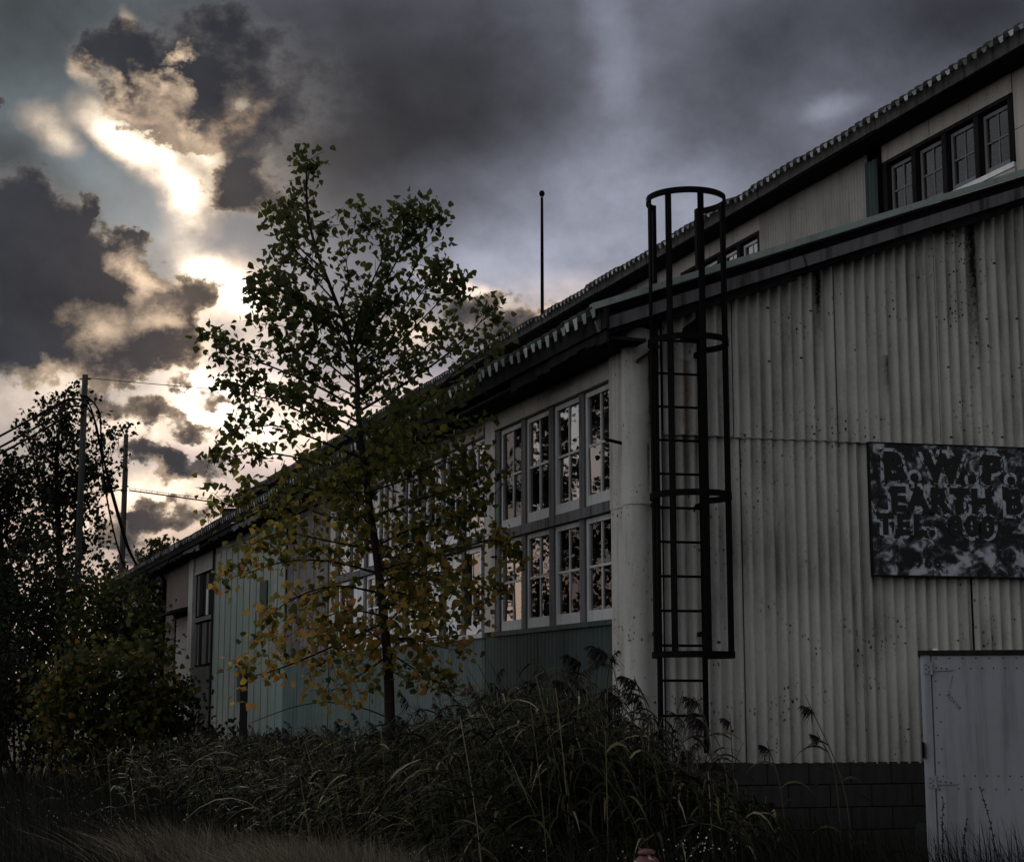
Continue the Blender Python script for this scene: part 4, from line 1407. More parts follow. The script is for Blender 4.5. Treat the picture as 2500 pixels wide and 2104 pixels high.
def build_poles():
    Y1, Y2 = 45.0, 58.0

    def p1(r, top):
        MB().tube([(-0.16, 0, top - 0.12), (0.16, 0, top - 0.12)], 0.018, 6).build('through_bolt', M['steel'], r)
        for z in (top - 0.62, top - 0.86):
            MB().lathe([(0.10, z - 0.03), (0.11, z), (0.10, z + 0.03)], 12).build('cable_band', M['steel'], r)

    def p2(r, top):
        for k in range(5):
            z = 5.7 + 0.28 * k
            MB().tube([(-0.14, 0, z), (0.24, 0, z)], 0.014, 5).build('step', M['steel'], r)
        MB().tube([(0.22, 0, 4.2), (0.22, 0, 6.2)], 0.035, 6).build('conduit', M['steel'], r)
        MB().tube([(0.115, 0, 3.0), (0.10, 0, top - 1.2)], 0.012, 5).build('ground_wire', M['cable'], r)
    a = at(208, 915, Y1)
    b = at(308, 1060, Y2)
    pole(a.x, Y1, a.z, 0.105, 0.082, 'tall grey wooden pole with a single wire at its top', p1)
    pole(b.x, Y2, b.z, 0.115, 0.082, 'shorter dark wooden pole with climbing steps behind the warehouse end', p2)

    def splice(o):
        p = at(572, 954, 51.5)
        MB().tube([p - Vector((0.16, -0.1, -0.012)), p - Vector((0.12, -0.075, -0.010)), p + Vector((0.12, 0.075, -0.010)), p + Vector((0.16, 0.1, -0.012))], [0.015, 0.05, 0.05, 0.015], 8).build('splice_sleeve', M['cable'], o, True)
    cable([at(214, 923, Y1), at(400, 940, 48.0), at(572, 954, 51.5), at(760, 972, 56), at(1150, 1020, 68)], 0.011, 'thin overhead wire with a splice sleeve running from the tall pole', extra=splice)
    g = 'thick cables sagging to the tall pole'
    for (y0, y1, lab) in ((1065, 973, 'uppermost thick cable coming to the tall pole from beyond the dark tree'), (1092, 990, 'middle thick cable coming to the tall pole from beyond the dark tree'), (1108, 1004, 'lowest thick cable coming to the tall pole from beyond the dark tree')):
        cable([at(-120, y0 + 62, 40), at(0, y0, 42), at(90, y0 - 50, 43.5), at(150, y0 - 84, 44.6), at(172, y1, 44.85), at(205, y1 + 3, 44.88)], 0.030, lab, g)
    g = 'cables dropping from the tall pole to the roof'
    drops = [([(212, 968), (232, 985), (246, 1012), (246, 1080), (262, 1170), (290, 1270), (310, 1340), (345, 1400)], 'outer loop of cable dropping from the tall pole to the far eave'),
             ([(212, 990), (236, 1030), (250, 1130), (262, 1230), (285, 1330), (305, 1390), (335, 1412)], 'inner loop of cable dropping from the tall pole to the far eave'),
             ([(212, 975), (228, 1010), (240, 1075), (272, 1190), (300, 1290), (318, 1350), (350, 1404)], 'slack cable dropping between the two loops at the tall pole')]
    for pts, lab in drops:
        n = len(pts) - 1
        cable([at(x, y, 44.9 + (50.5 - 44.9) * k / n) for k, (x, y) in enumerate(pts)], 0.027, lab, g)

    def lash(o):
        for k in range(18):
            t = k / 17
            p = at(316 + 230 * t, 1196 + 31 * t + 0.5, Y2 + 4 * t)
            MB().tube([p, p + Vector((0.02, 0, 0.10))], 0.006, 4).build('lashing_ring', M['cable'], o)
    cable([at(316, 1192, Y2), at(420, 1205, Y2 + 2), at(546, 1223, Y2 + 4), at(700, 1255, Y2 + 7)], 0.010, 'thin messenger wire above the low cable behind the roof', 'wires of the low cable run')
    cable([at(316, 1197, Y2), at(420, 1211, Y2 + 2), at(546, 1229, Y2 + 4), at(700, 1262, Y2 + 7)], 0.026, 'low cable hung with rings running from the darker pole behind the roof', 'wires of the low cable run', extra=lash)
    cable([at(-120, 1245, Y2 - 6), at(90, 1221, Y2 - 3), at(300, 1195, Y2)], 0.02, 'low cable crossing behind the dark tree to the darker pole')


def build_roof_things():
    # mast with a ball, on the upper roof
    c, s = math.cos(LW_AZ), math.sin(LW_AZ)

    def loc(d, t, z):
        return Vector((CORNER.x + d * c - t * s, CORNER.y + d * s + t * c, z))
    b = loc(8.5, 24.62, z_nave(8.5) - 0.02)
    r = empty('roof_mast', b)
    tag(r, 'slim dark mast with a ball on top standing on the upper roof', 'mast')
    h = 14.36 - b.z
    MB().lathe([(0.07, 0.0), (0.07, 0.05), (0.045, 0.10), (0.040, h * 0.6), (0.034, h - 0.12)], 10).build('shaft', M['steel'], r, True)
    MB().lathe([(0.0, h - 0.105), (0.045, h - 0.09), (0.072, h - 0.03), (0.072, h + 0.0), (0.045, h + 0.055), (0.0, h + 0.07)], 14).build('ball', M['steel'], r, True)
    # brick chimney and a square flue beyond the far end of the roof
    p = at(568, 1243, 76.0)
    r = empty('brick_chimney', (p.x, 76.0, 0))
    tag(r, 'dark red brick chimney stack rising behind the far roof', 'chimney')
    MB().box((-0.43, -0.43, 0), (0.43, 0.43, p.z - 0.12)).build('stack', M['brick'], r)
    MB().box((-0.46, -0.46, p.z - 0.115), (0.46, 0.46, p.z)).build('cap', M['darkwood'], r)
    p = at(601, 1184, 74.0)
    r = empty('square_flue', (p.x, 74.0, 0))
    tag(r, 'slender dark square flue standing beside the brick chimney', 'flue')
    MB().box((-0.10, -0.10, 0), (0.10, 0.10, p.z - 0.02)).build('shaft', M['oldwood'], r)
    MB().box((-0.11, -0.11, p.z - 0.018), (0.11, 0.11, p.z)).build('cap', M['darkwood'], r)
    p = at(597, 1632, 25.5)
    r = empty('fence_post', (p.x, 25.5, 0))
    tag(r, 'short dark weathered post standing before the pale green sheets', 'post')
    MB().hexa([(-0.055, -0.05, -0.1), (0.055, -0.05, -0.1), (0.055, 0.05, -0.1), (-0.055, 0.05, -0.1)], [(-0.05, -0.045, p.z - 0.02), (0.05, -0.045, p.z), (0.05, 0.045, p.z), (-0.05, 0.045, p.z - 0.02)]).build('shaft', M['darkwood'], r)
    MB().box((-0.10, -0.055, p.z + 0.001), (0.11, 0.05, p.z + 0.02)).build('cap', M['plank'], r)


build_ladder()
build_sign()
build_trailer()
build_hydrant()
build_poles()
build_roof_things()

# ------------------------------------------------------------------ plants
LEAF_V = np.array([(0, 0, 0), (0.36, 0.10, 0.05), (0.50, 0.30, 0.09), (0.30, 0.62, 0.04), (0, 1.0, -0.05), (-0.30, 0.62, 0.04), (-0.50, 0.30, 0.09), (-0.36, 0.10, 0.05), (0, 0.42, -0.02)], np.float32)
LEAF_F = np.array([(0, 1, 8), (1, 2, 8), (2, 3, 8), (3, 4, 8), (4, 5, 8), (5, 6, 8), (6, 7, 8), (7, 0, 8)], np.int32)
SMALL_V = np.array([(0, 0, 0), (0.42, 0.32, 0.08), (0, 1.0, -0.04), (-0.42, 0.32, 0.08)], np.float32)
SMALL_F = np.array([(0, 1, 2), (0, 2, 3)], np.int32)


def unit(a):
    return a / np.maximum(np.linalg.norm(a, axis=-1, keepdims=True), 1e-9)


def leaf_frames(n, droop=0.6):
    tip = unit(nr.normal(size=(n, 3)) + np.array([0, 0, -droop * 1.6]))
    nm = nr.normal(size=(n, 3))
    nm = unit(nm - tip * np.sum(nm * tip, 1, keepdims=True))
    sd_ = np.cross(tip, nm)
    return sd_, tip, nm


def leaves_np(P, size, tone, big=True, droop=0.6):
    TV, TF = (LEAF_V, LEAF_F) if big else (SMALL_V, SMALL_F)
    n = len(P)
    sd_, tip, nm = leaf_frames(n, droop)
    sz = np.asarray(size).reshape(-1, 1, 1) * np.ones((n, 1, 1))
    V = P[:, None, :] + sz * (TV[None, :, 0:1] * sd_[:, None] + TV[None, :, 1:2] * tip[:, None] + TV[None, :, 2:3] * nm[:, None])
    F = (TF[None] + (np.arange(n) * len(TV))[:, None, None]).reshape(-1, 3)
    return V.reshape(-1, 3), F, np.repeat(tone, len(TV))


def smooth_path(pts, n):
    """Catmull-Rom through the points, n samples"""
    P = [Vector(p) for p in pts]
    if len(P) == 2:
        return [P[0].lerp(P[1], k / (n - 1)) for k in range(n)]
    P = [P[0] * 2 - P[1]] + P + [P[-1] * 2 - P[-2]]
    out = []
    segs = len(P) - 3
    for k in range(n):
        u = k / (n - 1) * segs
        i = min(int(u), segs - 1)
        t = u - i
        a, b, c, d = P[i:i + 4]
        out.append(0.5 * ((2 * b) + (c - a) * t + (2 * a - 5 * b + 4 * c - d) * t * t + (3 * b - a - 3 * c + d) * t ** 3))
    return out


def tree(name, label, base, trunk, limbs, leaf, n_leaf, size, tone_fn, cat='tree', group=None, parts=0, big=True, r0=0.06, spread=0.16, twig_r=0.004, droop=0.6, twigs_per=9, limb_r=0.0065):
    """trunk and limbs are polylines in scene space; leaves hang from twigs along the limbs"""
    root = empty(name, base)
    tag(root, label, cat, group)
    B = Vector(base)
    tp = smooth_path(trunk, 26)
    L = len(tp) - 1
    mb = MB().tube([p - B for p in tp], [r0 * (1 - 0.90 * (k / L) ** 0.9) for k in range(L + 1)], 9)
    mb.build('trunk', M['bark'], root, True)
    anchors, wts = [], []
    tw = MB()
    for (pts, w) in limbs:
        lp = smooth_path(pts, 12)
        ln = sum((b - a).length for a, b in zip(lp, lp[1:]))
        rb = min(r0 * 0.34, 0.004 + limb_r * ln)
        lm = MB().tube([p - B for p in lp], [rb * (1 - 0.85 * k / 11) for k in range(12)], 5)
        lm.build('limb', M['bark'], root, True)
        nt = max(5, int(ln * twigs_per))
        for k in range(nt):
            u = 0.08 + 0.92 * (k + rng.random()) / nt
            i = min(int(u * 11), 10)
            p = lp[i].lerp(lp[i + 1], u * 11 - i)
            d = (lp[i + 1] - lp[i]).normalized()
            e = Vector((rng.gauss(0, 1), rng.gauss(0, 1), rng.gauss(0.25, 0.8))).normalized()
            dr = (d * 0.8 + e).normalized()
            l = spread * rng.uniform(0.7, 1.7) * (1.15 - 0.5 * u)
            q1 = p + dr * l * 0.55 + Vector((0, 0, 0.02))
            q2 = p + dr * l
            tw.tube([p - B, q1 - B, q2 - B], [twig_r, twig_r * 0.8, twig_r * 0.5], 3, False)
            for (c_, ww) in ((p, 0.5), (q1, 1.0), (q2, 1.4)):
                anchors.append(tuple(c_))
                wts.append(ww * w)
    tag(tw.build('twig', M['bark'], root), kind='stuff')
    A, wt = np.array(anchors), np.array(wts)
    idx = nr.choice(len(A), n_leaf, p=wt / wt.sum())
    P = A[idx] + np.clip(nr.normal(size=(n_leaf, 3)), -1.4, 1.4) * spread * 0.38
    tone = tone_fn(P)
    sz = size * nr.uniform(0.7, 1.25, n_leaf)
    if parts:                                 # the leaves that show largest: the ones nearest the camera, each its own
        order = np.argsort(P[:, 1] - sz * 6)
        near, rest = order[:parts], order[parts:]
        bins = {}
        sd_, tip, nm = leaf_frames(parts, droop)
        for k, j in enumerate(near):
            b = int(tone[j] * 11.99)
            if b not in bins:
                bins[b] = mesh_np('leaf', LEAF_V, LEAF_F, leaf, np.full(len(LEAF_V), (b + 0.5) / 12))
            o = bpy.data.objects.new('leaf', bins[b])
            col.objects.link(o)
            o.parent = root
            R = Matrix((sd_[k], tip[k], nm[k])).transposed().to_4x4()
            o.matrix_local = Matrix.Translation(Vector(P[j]) - B) @ R @ Matrix.Scale(float(sz[j]), 4)
    else:
        rest = np.arange(n_leaf)
    V, F, T = leaves_np(P[rest] - np.array(base), sz[rest], tone[rest], big, droop)
    tag(link('crown', mesh_np('crown', V, F, leaf, T), root), kind='stuff')
    return root


def build_cottonwood():
    Y = 16.8

    def q_(x, y, dy=0.0):
        return at(x, y, Y + dy)
    g = q_(955, 2104)
    base = (g.x, Y, 0.0)
    trunk = [(g.x, Y, -0.05), q_(952, 1800), q_(948, 1640), q_(936, 1500), q_(916, 1330), q_(893, 1170), q_(874, 1010), q_(868, 880), q_(820, 735), q_(765, 590), q_(748, 470), q_(750, 388)]
    T = smooth_path(trunk, 200)

    def tr(y):
        """point on the trunk at the height of photo row y"""
        z = q_(900, y).z
        return min(T, key=lambda p: abs(p.z - z))
    limbs = []

    def limb(y0, pts, w=1.0, dy=None):
        dy = rng.uniform(-0.9, 0.9) if dy is None else dy
        P = [tr(y0)]
        n = len(pts)
        for k, (x, y) in enumerate(pts):
            P.append(q_(x, y, dy * (k + 1) / n))
        limbs.append((P, w))
    # apex and shoulders
    limb(640, [(748, 520), (752, 420), (748, 386)], 0.9, 0.1)
    limb(690, [(720, 610), (690, 560), (658, 536)], 1.0)
    limb(740, [(745, 660), (700, 640), (664, 632)], 0.9)
    limb(600, [(790, 540), (800, 560), (812, 530)], 0.5)
    limb(660, [(720, 590), (700, 520), (728, 480)], 0.8)
    limb(760, [(850, 690), (845, 640), (838, 600)], 0.7)
    limb(850, [(885, 740), (935, 620), (905, 545), (890, 535)], 1.3)
    limb(860, [(920, 730), (975, 620), (985, 540), (980, 525)], 1.4)
    limb(870, [(930, 780), (1010, 660), (1040, 560), (1052, 518)], 1.5)
    limb(890, [(950, 820), (1040, 700), (1080, 650)], 1.4)
    limb(910, [(960, 850), (1050, 760), (1105, 700), (1112, 690)], 1.2)
    limb(960, [(980, 890), (1060, 830), (1090, 780)], 1.0)
    limb(1010, [(1000, 930), (1110, 850), (1180, 780), (1205, 768)], 0.9)
    limb(1060, [(1020, 990), (1120, 900), (1190, 850), (1195, 830)], 0.7)
    limb(1080, [(1010, 1020), (1090, 980), (1150, 960)], 0.8)
    limb(820, [(790, 760), (700, 715), (640, 705), (622, 702)], 1.1)
    limb(850, [(800, 790), (730, 720), (690, 690)], 1.1)
    limb(920, [(800, 850), (700, 800), (632, 790)], 1.1)
    limb(950, [(790, 880), (720, 850), (650, 860)], 1.0)
    limb(1000, [(770, 940), (650, 890), (560, 850), (503, 808)], 0.9)
    limb(1030, [(760, 970), (660, 950), (580, 900), (535, 850)], 0.7)
    limb(1080, [(780, 1030), (680, 980), (590, 960), (545, 930)], 0.9)
    limb(1120, [(790, 1080), (680, 1040), (600, 1045), (578, 1048)], 1.0)
    limb(1180, [(800, 1140), (690, 1110), (590, 1110), (535, 1128)], 1.2)
    limb(1230, [(790, 1200), (680, 1180), (590, 1200), (528, 1228)], 1.1)
    limb(1290, [(800, 1260), (700, 1230), (620, 1270)], 1.3)
    limb(1150, [(980, 1110), (1080, 1070), (1160, 1050)], 1.1)
    limb(1200, [(990, 1170), (1090, 1120), (1180, 1100)], 1.2)
    limb(1260, [(1020, 1220), (1120, 1190), (1200, 1150)], 1.3)
    limb(1330, [(1010, 1290), (1120, 1270), (1215, 1200)], 1.3)
    limb(1390, [(1040, 1360), (1150, 1330), (1215, 1320), (1262, 1392)], 1.2)
    limb(1420, [(1020, 1400), (1120, 1400), (1190, 1440), (1235, 1440)], 1.1)
    limb(1340, [(800, 1320), (690, 1300), (610, 1330)], 1.3)
    limb(1400, [(810, 1370), (700, 1370), (600, 1400), (545, 1415)], 1.2)
    limb(1450, [(830, 1430), (740, 1450), (660, 1500), (640, 1540)], 1.3)
    limb(1500, [(850, 1490), (760, 1520), (690, 1560)], 1.2)
    limb(1520, [(830, 1570), (700, 1625), (610, 1650), (590, 1620)], 0.9, -0.5)
    limb(1540, [(860, 1560), (800, 1610), (740, 1650)], 0.8)
    limb(1480, [(1020, 1480), (1100, 1500), (1170, 1500)], 1.2)
    limb(1560, [(1010, 1560), (1080, 1580), (1130, 1590)], 0.8)
    limb(1440, [(1000, 1450), (1060, 1440), (1140, 1390)], 1.0)
    limb(1590, [(1000, 1625), (1070, 1665), (1120, 1660)], 0.9)
    limb(1600, [(890, 1640), (820, 1680), (780, 1690)], 0.9)
    limb(1630, [(985, 1655), (1020, 1690)], 0.7, -0.6)
    limb(1560, [(900, 1600), (850, 1640)], 0.8, -0.7)
    # limbs that come towards the camera or go back
    for y0 in range(700, 1560, 40):
        s = rng.choice((-1, 1))
        dx = rng.uniform(30, 190) * rng.choice((-1, 1))
        r_ = 1.5 if y0 > 900 else 0.8
        limb(y0 + 70, [(tr_px(tr, y0)[0] + dx * 0.5, y0 + 20), (tr_px(tr, y0)[0] + dx, y0 - rng.uniform(10, 60) + (90 if y0 > 1300 else 0))], 1.1, s * rng.uniform(0.4, r_))

    def tone(P):
        z = P[:, 2]
        b = np.clip((4.7 - z) / 2.2, 0, 1)
        return np.clip(0.12 + 0.50 * b + nr.normal(size=len(P)) * (0.08 + 0.20 * b), 0.0, 1.0)
    tree('cottonwood_tree', 'slender young cottonwood with yellowing lower leaves before the long wall', base, trunk, limbs, M['leaf'], 10000, 0.074, tone, parts=300, r0=0.062, spread=0.20, twigs_per=11, droop=0.45)


def tr_px(tr, y):
    p = tr(y)
    return (1250 + 4101.5 * p.x / p.y, y)


def build_left_trees():
    def mk(Y, base_x, trunk_px, tips, **kw):
        tr_ = [at(x, y, Y) for x, y in trunk_px]
        g = tr_[0]
        trunk = [(g.x, Y, -0.05)] + [tuple(p) for p in tr_]
        T = smooth_path(trunk, 120)
        limbs = []
        for (x, y, w) in tips:
            tip = at(x, y, Y + rng.uniform(-1.4, 1.4))
            zt = max(0.6, tip.z - (0.8 + 0.45 * abs(tip.x - g.x) + rng.uniform(0.2, 0.8)))
            st = min(T, key=lambda p: abs(p.z - zt))
            mid = st.lerp(tip, 0.55) + Vector((0, 0, -0.1 + 0.1 * rng.random()))
            limbs.append(([st, mid, tip], w))
        return dict(base=(g.x, Y, 0.0), trunk=trunk, limbs=limbs)

    def dark(P):
        return np.clip(0.25 + nr.normal(size=len(P)) * 0.22, 0, 1)
    tips = [(175, 942, 1), (200, 975, 1), (95, 980, 1), (60, 1010, .8), (130, 965, 1), (40, 1050, .7), (230, 1010, .8), (270, 1045, .7), (305, 1042, .7), (290, 1090, .8),
            (60, 1080, 1), (110, 1040, 1.2), (170, 1020, 1.4), (215, 1070, 1.2), (250, 1120, 1.2), (90, 1130, 1.3), (30, 1120, 1), (150, 1110, 1.5), (200, 1140, 1.5), (270, 1180, 1), (110, 1190, 1.4),
            (50, 1200, 1), (220, 1220, 1), (250, 1250, .9), (180, 1230, 1), (80, 1270, 1.3), (200, 1320, 1), (240, 1300, .6), (260, 1330, .5), (130, 1330, 1.4), (60, 1340, 1.4), (190, 1400, 1.5), (230, 1420, 1), (110, 1420, 1.5),
            (300, 1130, .6), (140, 1150, 1.3), (170, 1180, 1.2)]
    k = mk(50.0, 0, [(150, 1600), (146, 1400), (142, 1250), (138, 1120), (150, 1010), (165, 948)], tips)
    t1 = tree('poplar_tree', 'tall dark poplar with airy leafy branches behind the grey pole', k['base'], k['trunk'], k['limbs'], M['darkleaf'], 5200, 0.155, dark, group='trees at the end of the warehouse', big=False, r0=0.16, spread=0.42, twig_r=0.012, twigs_per=3.5)
    tips = [(10, 1130, 1), (45, 1140, 1), (-40, 1080, 1), (60, 1180, .8), (20, 1220, 1.4), (70, 1260, 1), (-50, 1180, 1.4), (-20, 1290, 1.6), (50, 1330, 1.6), (90, 1380, 1.2), (10, 1400, 1.6), (-70, 1350, 1.6), (40, 1460, 1.6), (-100, 1240, 1.2), (80, 1500, 1.6), (0, 1540, 1.6), (-120, 1450, 1.5), (100, 1580, 1.2)]
    k = mk(44.0, 0, [(4, 1700), (6, 1500), (2, 1350), (-6, 1200), (-20, 1090)], tips)
    tree('poplar_tree', 'dense dark tree standing at the edge of the picture beside the tall poplar', k['base'], k['trunk'], k['limbs'], M['darkleaf'], 5000, 0.15, dark, group='trees at the end of the warehouse', big=False, r0=0.22, spread=0.45, twig_r=0.012, twigs_per=3.5)
    tips = [(358, 1335, 1), (380, 1320, 1), (395, 1350, .8), (340, 1360, 1), (372, 1380, 1.2), (350, 1400, 1)]
    k = mk(64.0, 0, [(372, 1500), (374, 1400), (372, 1322)], tips)
    tree('sapling', 'pair-like bushy sapling top showing over the low eave beside the cables', k['base'], k['trunk'], k['limbs'], M['bushleaf'], 900, 0.19, dark, group='sapling tops behind the low eave', big=False, r0=0.07, spread=0.34, twig_r=0.010, twigs_per=4)
    tips = [(408, 1320, 1), (425, 1335, 1), (438, 1345, .6), (400, 1345, 1), (415, 1365, 1)]
    k = mk(66.0, 0, [(412, 1500), (412, 1400), (409, 1325)], tips)
    tree('sapling', 'small sapling top touching the roof line, the one nearer the green sheets', k['base'], k['trunk'], k['limbs'], M['bushleaf'], 600, 0.18, dark, group='sapling tops behind the low eave', big=False, r0=0.07, spread=0.32, twig_r=0.010, twigs_per=4)
    tips = [(275, 1390, 1), (300, 1370, .8), (285, 1430, 1), (255, 1400, 1), (320, 1410, 1), (240, 1450, 1), (300, 1470, 1)]
    k = mk(60.0, 0, [(285, 1600), (285, 1480), (290, 1380)], tips)
    tree('sapling', 'dark sapling at the foot of the darker pole', k['base'], k['trunk'], k['limbs'], M['bushleaf'], 900, 0.18, dark, big=False, r0=0.07, spread=0.34, twig_r=0.010, twigs_per=4)
    # a tree of the same kind further left, seen in the window panes
    for (x, y, sc, rz, lab) in ((-14.5, 30.0, 0.85, 0.0, 'dark poplar mirrored in the window panes next to the corner column'),
                                (-15.8, 35.2, 0.88, 1.9, 'dark poplar mirrored in the middle panes of the window bay nearest the corner'),
                                (-14.3, 38.0, 0.80, 4.0, 'dark poplar mirrored in the panes behind the cottonwood')):
        r2 = t1.copy()
        col.objects.link(r2)
        r2.location = (x, y, 0)
        r2.scale = (sc, sc, sc)
        r2.rotation_euler = (0, 0, rz)
        r2['label'] = lab
        for ch in list(t1.children):
            c_ = ch.copy()
            col.objects.link(c_)
            c_.parent = r2


def bush(name, label, lumps, Y, n, size, leafm, tone_fn, group=None, big=False, stems=7, clump=0.5):
    """lumps: (px, py, rx px, ry px, dY) leafy masses; leaves gather in clumps on their outside"""
    ppm = 4101.5 / Y
    cs = [(at(px, py, Y + dy), rx / ppm, ry / ppm) for (px, py, rx, ry, dy) in lumps]
    bx = sum(c.x for c, _, _ in cs) / len(cs)
    base = Vector((bx, Y, 0))
    root = empty(name, base)
    tag(root, label, 'bush' if 'bush' in name else 'vine' if 'vine' in name else 'shrub', group)
    mb = MB()
    for k in range(stems):
        c, rx, ry = cs[k % len(cs)]
        tip = c + Vector((rng.uniform(-.7, .7) * rx, rng.uniform(-.5, .5) * rx, rng.uniform(0, .8) * ry))
        p0 = base + Vector((rng.uniform(-0.3, 0.3) + (c.x - bx) * 0.5, rng.uniform(-0.2, 0.2), -0.03))
        md = p0.lerp(tip, 0.5) + Vector((0, 0, 0.15))
        mb.tube([p - base for p in smooth_path([p0, md, tip], 7)], [0.03 * (1 - 0.12 * i) for i in range(7)], 5)
    mb.build('stem', M['bark'], root, True)
    area = np.array([rx * ry for _, rx, ry in cs])
    # clump centres in the outer shell of every lump, then leaves round them
    m_ = max(12, n // 22)
    which = nr.choice(len(cs), m_, p=area / area.sum())
    C0 = np.array([tuple(c) for c, _, _ in cs])[which]
    R0 = np.array([(rx, rx * 0.8, ry) for _, rx, ry in cs])[which]
    dirs = unit(nr.normal(size=(m_, 3)))
    rad = nr.uniform(0.30, 1.45, (m_, 1)) ** 0.75
    CC = C0 + dirs * R0 * rad
    pick = nr.integers(0, m_, n)
    P = CC[pick] + nr.normal(size=(n, 3)) * size * 3.0 * clump * nr.uniform(0.5, 1.6, m_)[pick][:, None]
    P[:, 2] = np.maximum(P[:, 2], 0.05)
    tone = tone_fn(P, nr.normal(size=m_)[pick])
    V, F, T = leaves_np(P - np.array(base), size * nr.uniform(0.65, 1.3, n), tone, big, 0.35)
    tag(link('foliage', mesh_np('foliage', V, F, leafm, T), root), kind='stuff')
    return root


def build_bushes():
    def dk(P, c): return np.clip(0.22 + 0.12 * c + nr.normal(size=len(P)) * 0.14, 0, 1)
    def yl(P, c): return np.clip(0.56 + 0.20 * c + nr.normal(size=len(P)) * 0.22, 0, 1)
    def gr(P, c): return np.clip(0.40 + 0.14 * c + nr.normal(size=len(P)) * 0.16, 0, 1)
    g = 'bushes at the edge of the meadow'
    bush('bush', 'big dark bush with sky glinting through it below the tall poplar', [(70, 1480, 130, 150, 0), (190, 1500, 90, 110, 0.6), (20, 1600, 120, 120, -0.5), (150, 1620, 110, 90, 0.4), (100, 1730, 150, 90, 0.2)], 38.0, 7500, 0.115, M['darkleaf'], dk, g)
    bush('bush', 'dark low bush beside the picture edge under the poplars', [(30, 1690, 110, 90, 0), (-40, 1640, 120, 130, 0), (110, 1720, 90, 60, 0.3), (20, 1800, 150, 80, 0)], 32.0, 4500, 0.10, M['darkleaf'], dk, g)
    bush('bush', 'yellow green bush with turning leaves at the end of the meadow', [(215, 1640, 85, 52, 0), (330, 1620, 80, 62, 0.3), (140, 1700, 50, 50, -0.2), (400, 1670, 45, 40, 0.2), (260, 1720, 100, 60, 0.2), (350, 1710, 60, 50, 0), (250, 1810, 130, 70, 0.3), (370, 1790, 90, 70, 0.4)], 30.5, 4600, 0.115, M['bushleaf'], yl, g, big=True)
    bush('bush', 'green bush growing round the foot of the grey pole', [(255, 1530, 75, 90, 0), (330, 1550, 65, 70, 0.3), (210, 1580, 60, 60, -0.3), (290, 1470, 40, 50, 0.4)], 36.0, 3400, 0.115, M['bushleaf'], gr, g)
    bush('climbing_vine', 'green vine climbing to the eave at the dark downpipe', [(352, 1440, 30, 32, 0), (372, 1480, 26, 40, 0), (350, 1540, 34, 44, 0), (330, 1600, 36, 40, 0), (378, 1560, 22, 50, 0)], 43.0, 1700, 0.13, M['bushleaf'], gr, None, stems=5)
    bush('bush', 'thin dark weeds before the grey door', [(430, 1700, 40, 50, 0), (395, 1740, 60, 40, 0), (470, 1735, 40, 30, 0.2), (440, 1790, 80, 50, 0), (520, 1790, 60, 40, 0)], 31.0, 1200, 0.085, M['darkleaf'], dk, g)
    # a long arching bramble
    p = [at(x, y, 20.0 + 0.1 * k) for k, (x, y) in enumerate([(1000, 1800), (930, 1745), (860, 1722), (800, 1714), (730, 1722), (660, 1745), (610, 1765)])]
    g0 = Vector((p[0].x + 0.25, 20.0, -0.02))
    o = MB().tube(smooth_path([g0] + p, 24), [0.011 - 0.0003 * k for k in range(24)], 5).build('bramble', M['cable'], None, True)
    tag(o, 'bare bramble arching low in front of the green dado', 'bramble')


def ribbons(P, S, Wd):
    """P (n,k,3) centre lines, S (n,3) side vectors, Wd (n,k) half widths -> verts, quads"""
    n, k, _ = P.shape
    V = np.stack([P - S[:, None] * Wd[..., None], P + S[:, None] * Wd[..., None]], 2).reshape(-1, 3)
    b = (np.arange(n) * k * 2)[:, None] + (np.arange(k - 1) * 2)[None]
    F = np.stack([b, b + 1, b + 3, b + 2], -1).reshape(-1, 4)
    return V, F


def blades(base, height, lean, width, k=4, bend=0.5):
    n = len(base)
    t = np.linspace(0, 1, k)[None, :, None]
    a = nr.uniform(0, 2 * PI, n)
    d = np.stack([np.cos(a), np.sin(a), np.zeros(n)], 1) * 0.6 + np.array([-0.55, 0.1, 0])
    h = np.asarray(height).reshape(-1, 1, 1)
    l = np.asarray(lean).reshape(-1, 1, 1)
    up = np.array([0, 0, 1.0])
    P = base[:, None] + up * h * (t - bend * 0.35 * l * t ** 2) + d[:, None] * h * l * (0.35 * t + 0.65 * t ** 2)
    S = unit(np.cross(d, up) + nr.normal(size=(n, 3)) * 0.5)
    tt = np.linspace(0, 1, k)
    Wd = np.asarray(width).reshape(-1, 1) * (1.0 - tt ** 1.5)[None] + 0.0004
    return ribbons(P, S, Wd)


def reed_leaves(stem, hgt, n_per, length, width, lean):
    n = len(stem) * n_per
    b = np.repeat(stem, n_per, 0)
    H = np.repeat(hgt, n_per)
    LN = np.repeat(lean, n_per, 0)
    f = nr.uniform(0.22, 0.96, n)
    a = nr.uniform(0, 2 * PI, n)
    d = np.stack([np.cos(a), np.sin(a), np.zeros(n)], 1)
    d[:, 0] -= 0.35
    start = b + LN * (H * f ** 1.6)[:, None] + np.stack([np.zeros(n), np.zeros(n), f * H], 1)
    L_ = (length * nr.uniform(0.6, 1.3, n) * (1.1 - 0.4 * f))[:, None, None]
    t = np.linspace(0, 1, 6)[None, :, None]
    rise = nr.uniform(0.35, 1.0, n)[:, None, None]
    P = start[:, None] + d[:, None] * L_ * t * 0.8 + np.array([0, 0, 1.0]) * L_ * (rise * t - (0.55 + 0.5 * rise) * t ** 2)
    S = unit(np.cross(d, np.array([0, 0, 1.0])) + nr.normal(size=(n, 3)) * 0.35)
    prof = np.array([0.5, 0.9, 1.0, 0.85, 0.5, 0.04])
    Wd = (width * nr.uniform(0.6, 1.2, n))[:, None] * prof[None]
    return ribbons(P, S, Wd)


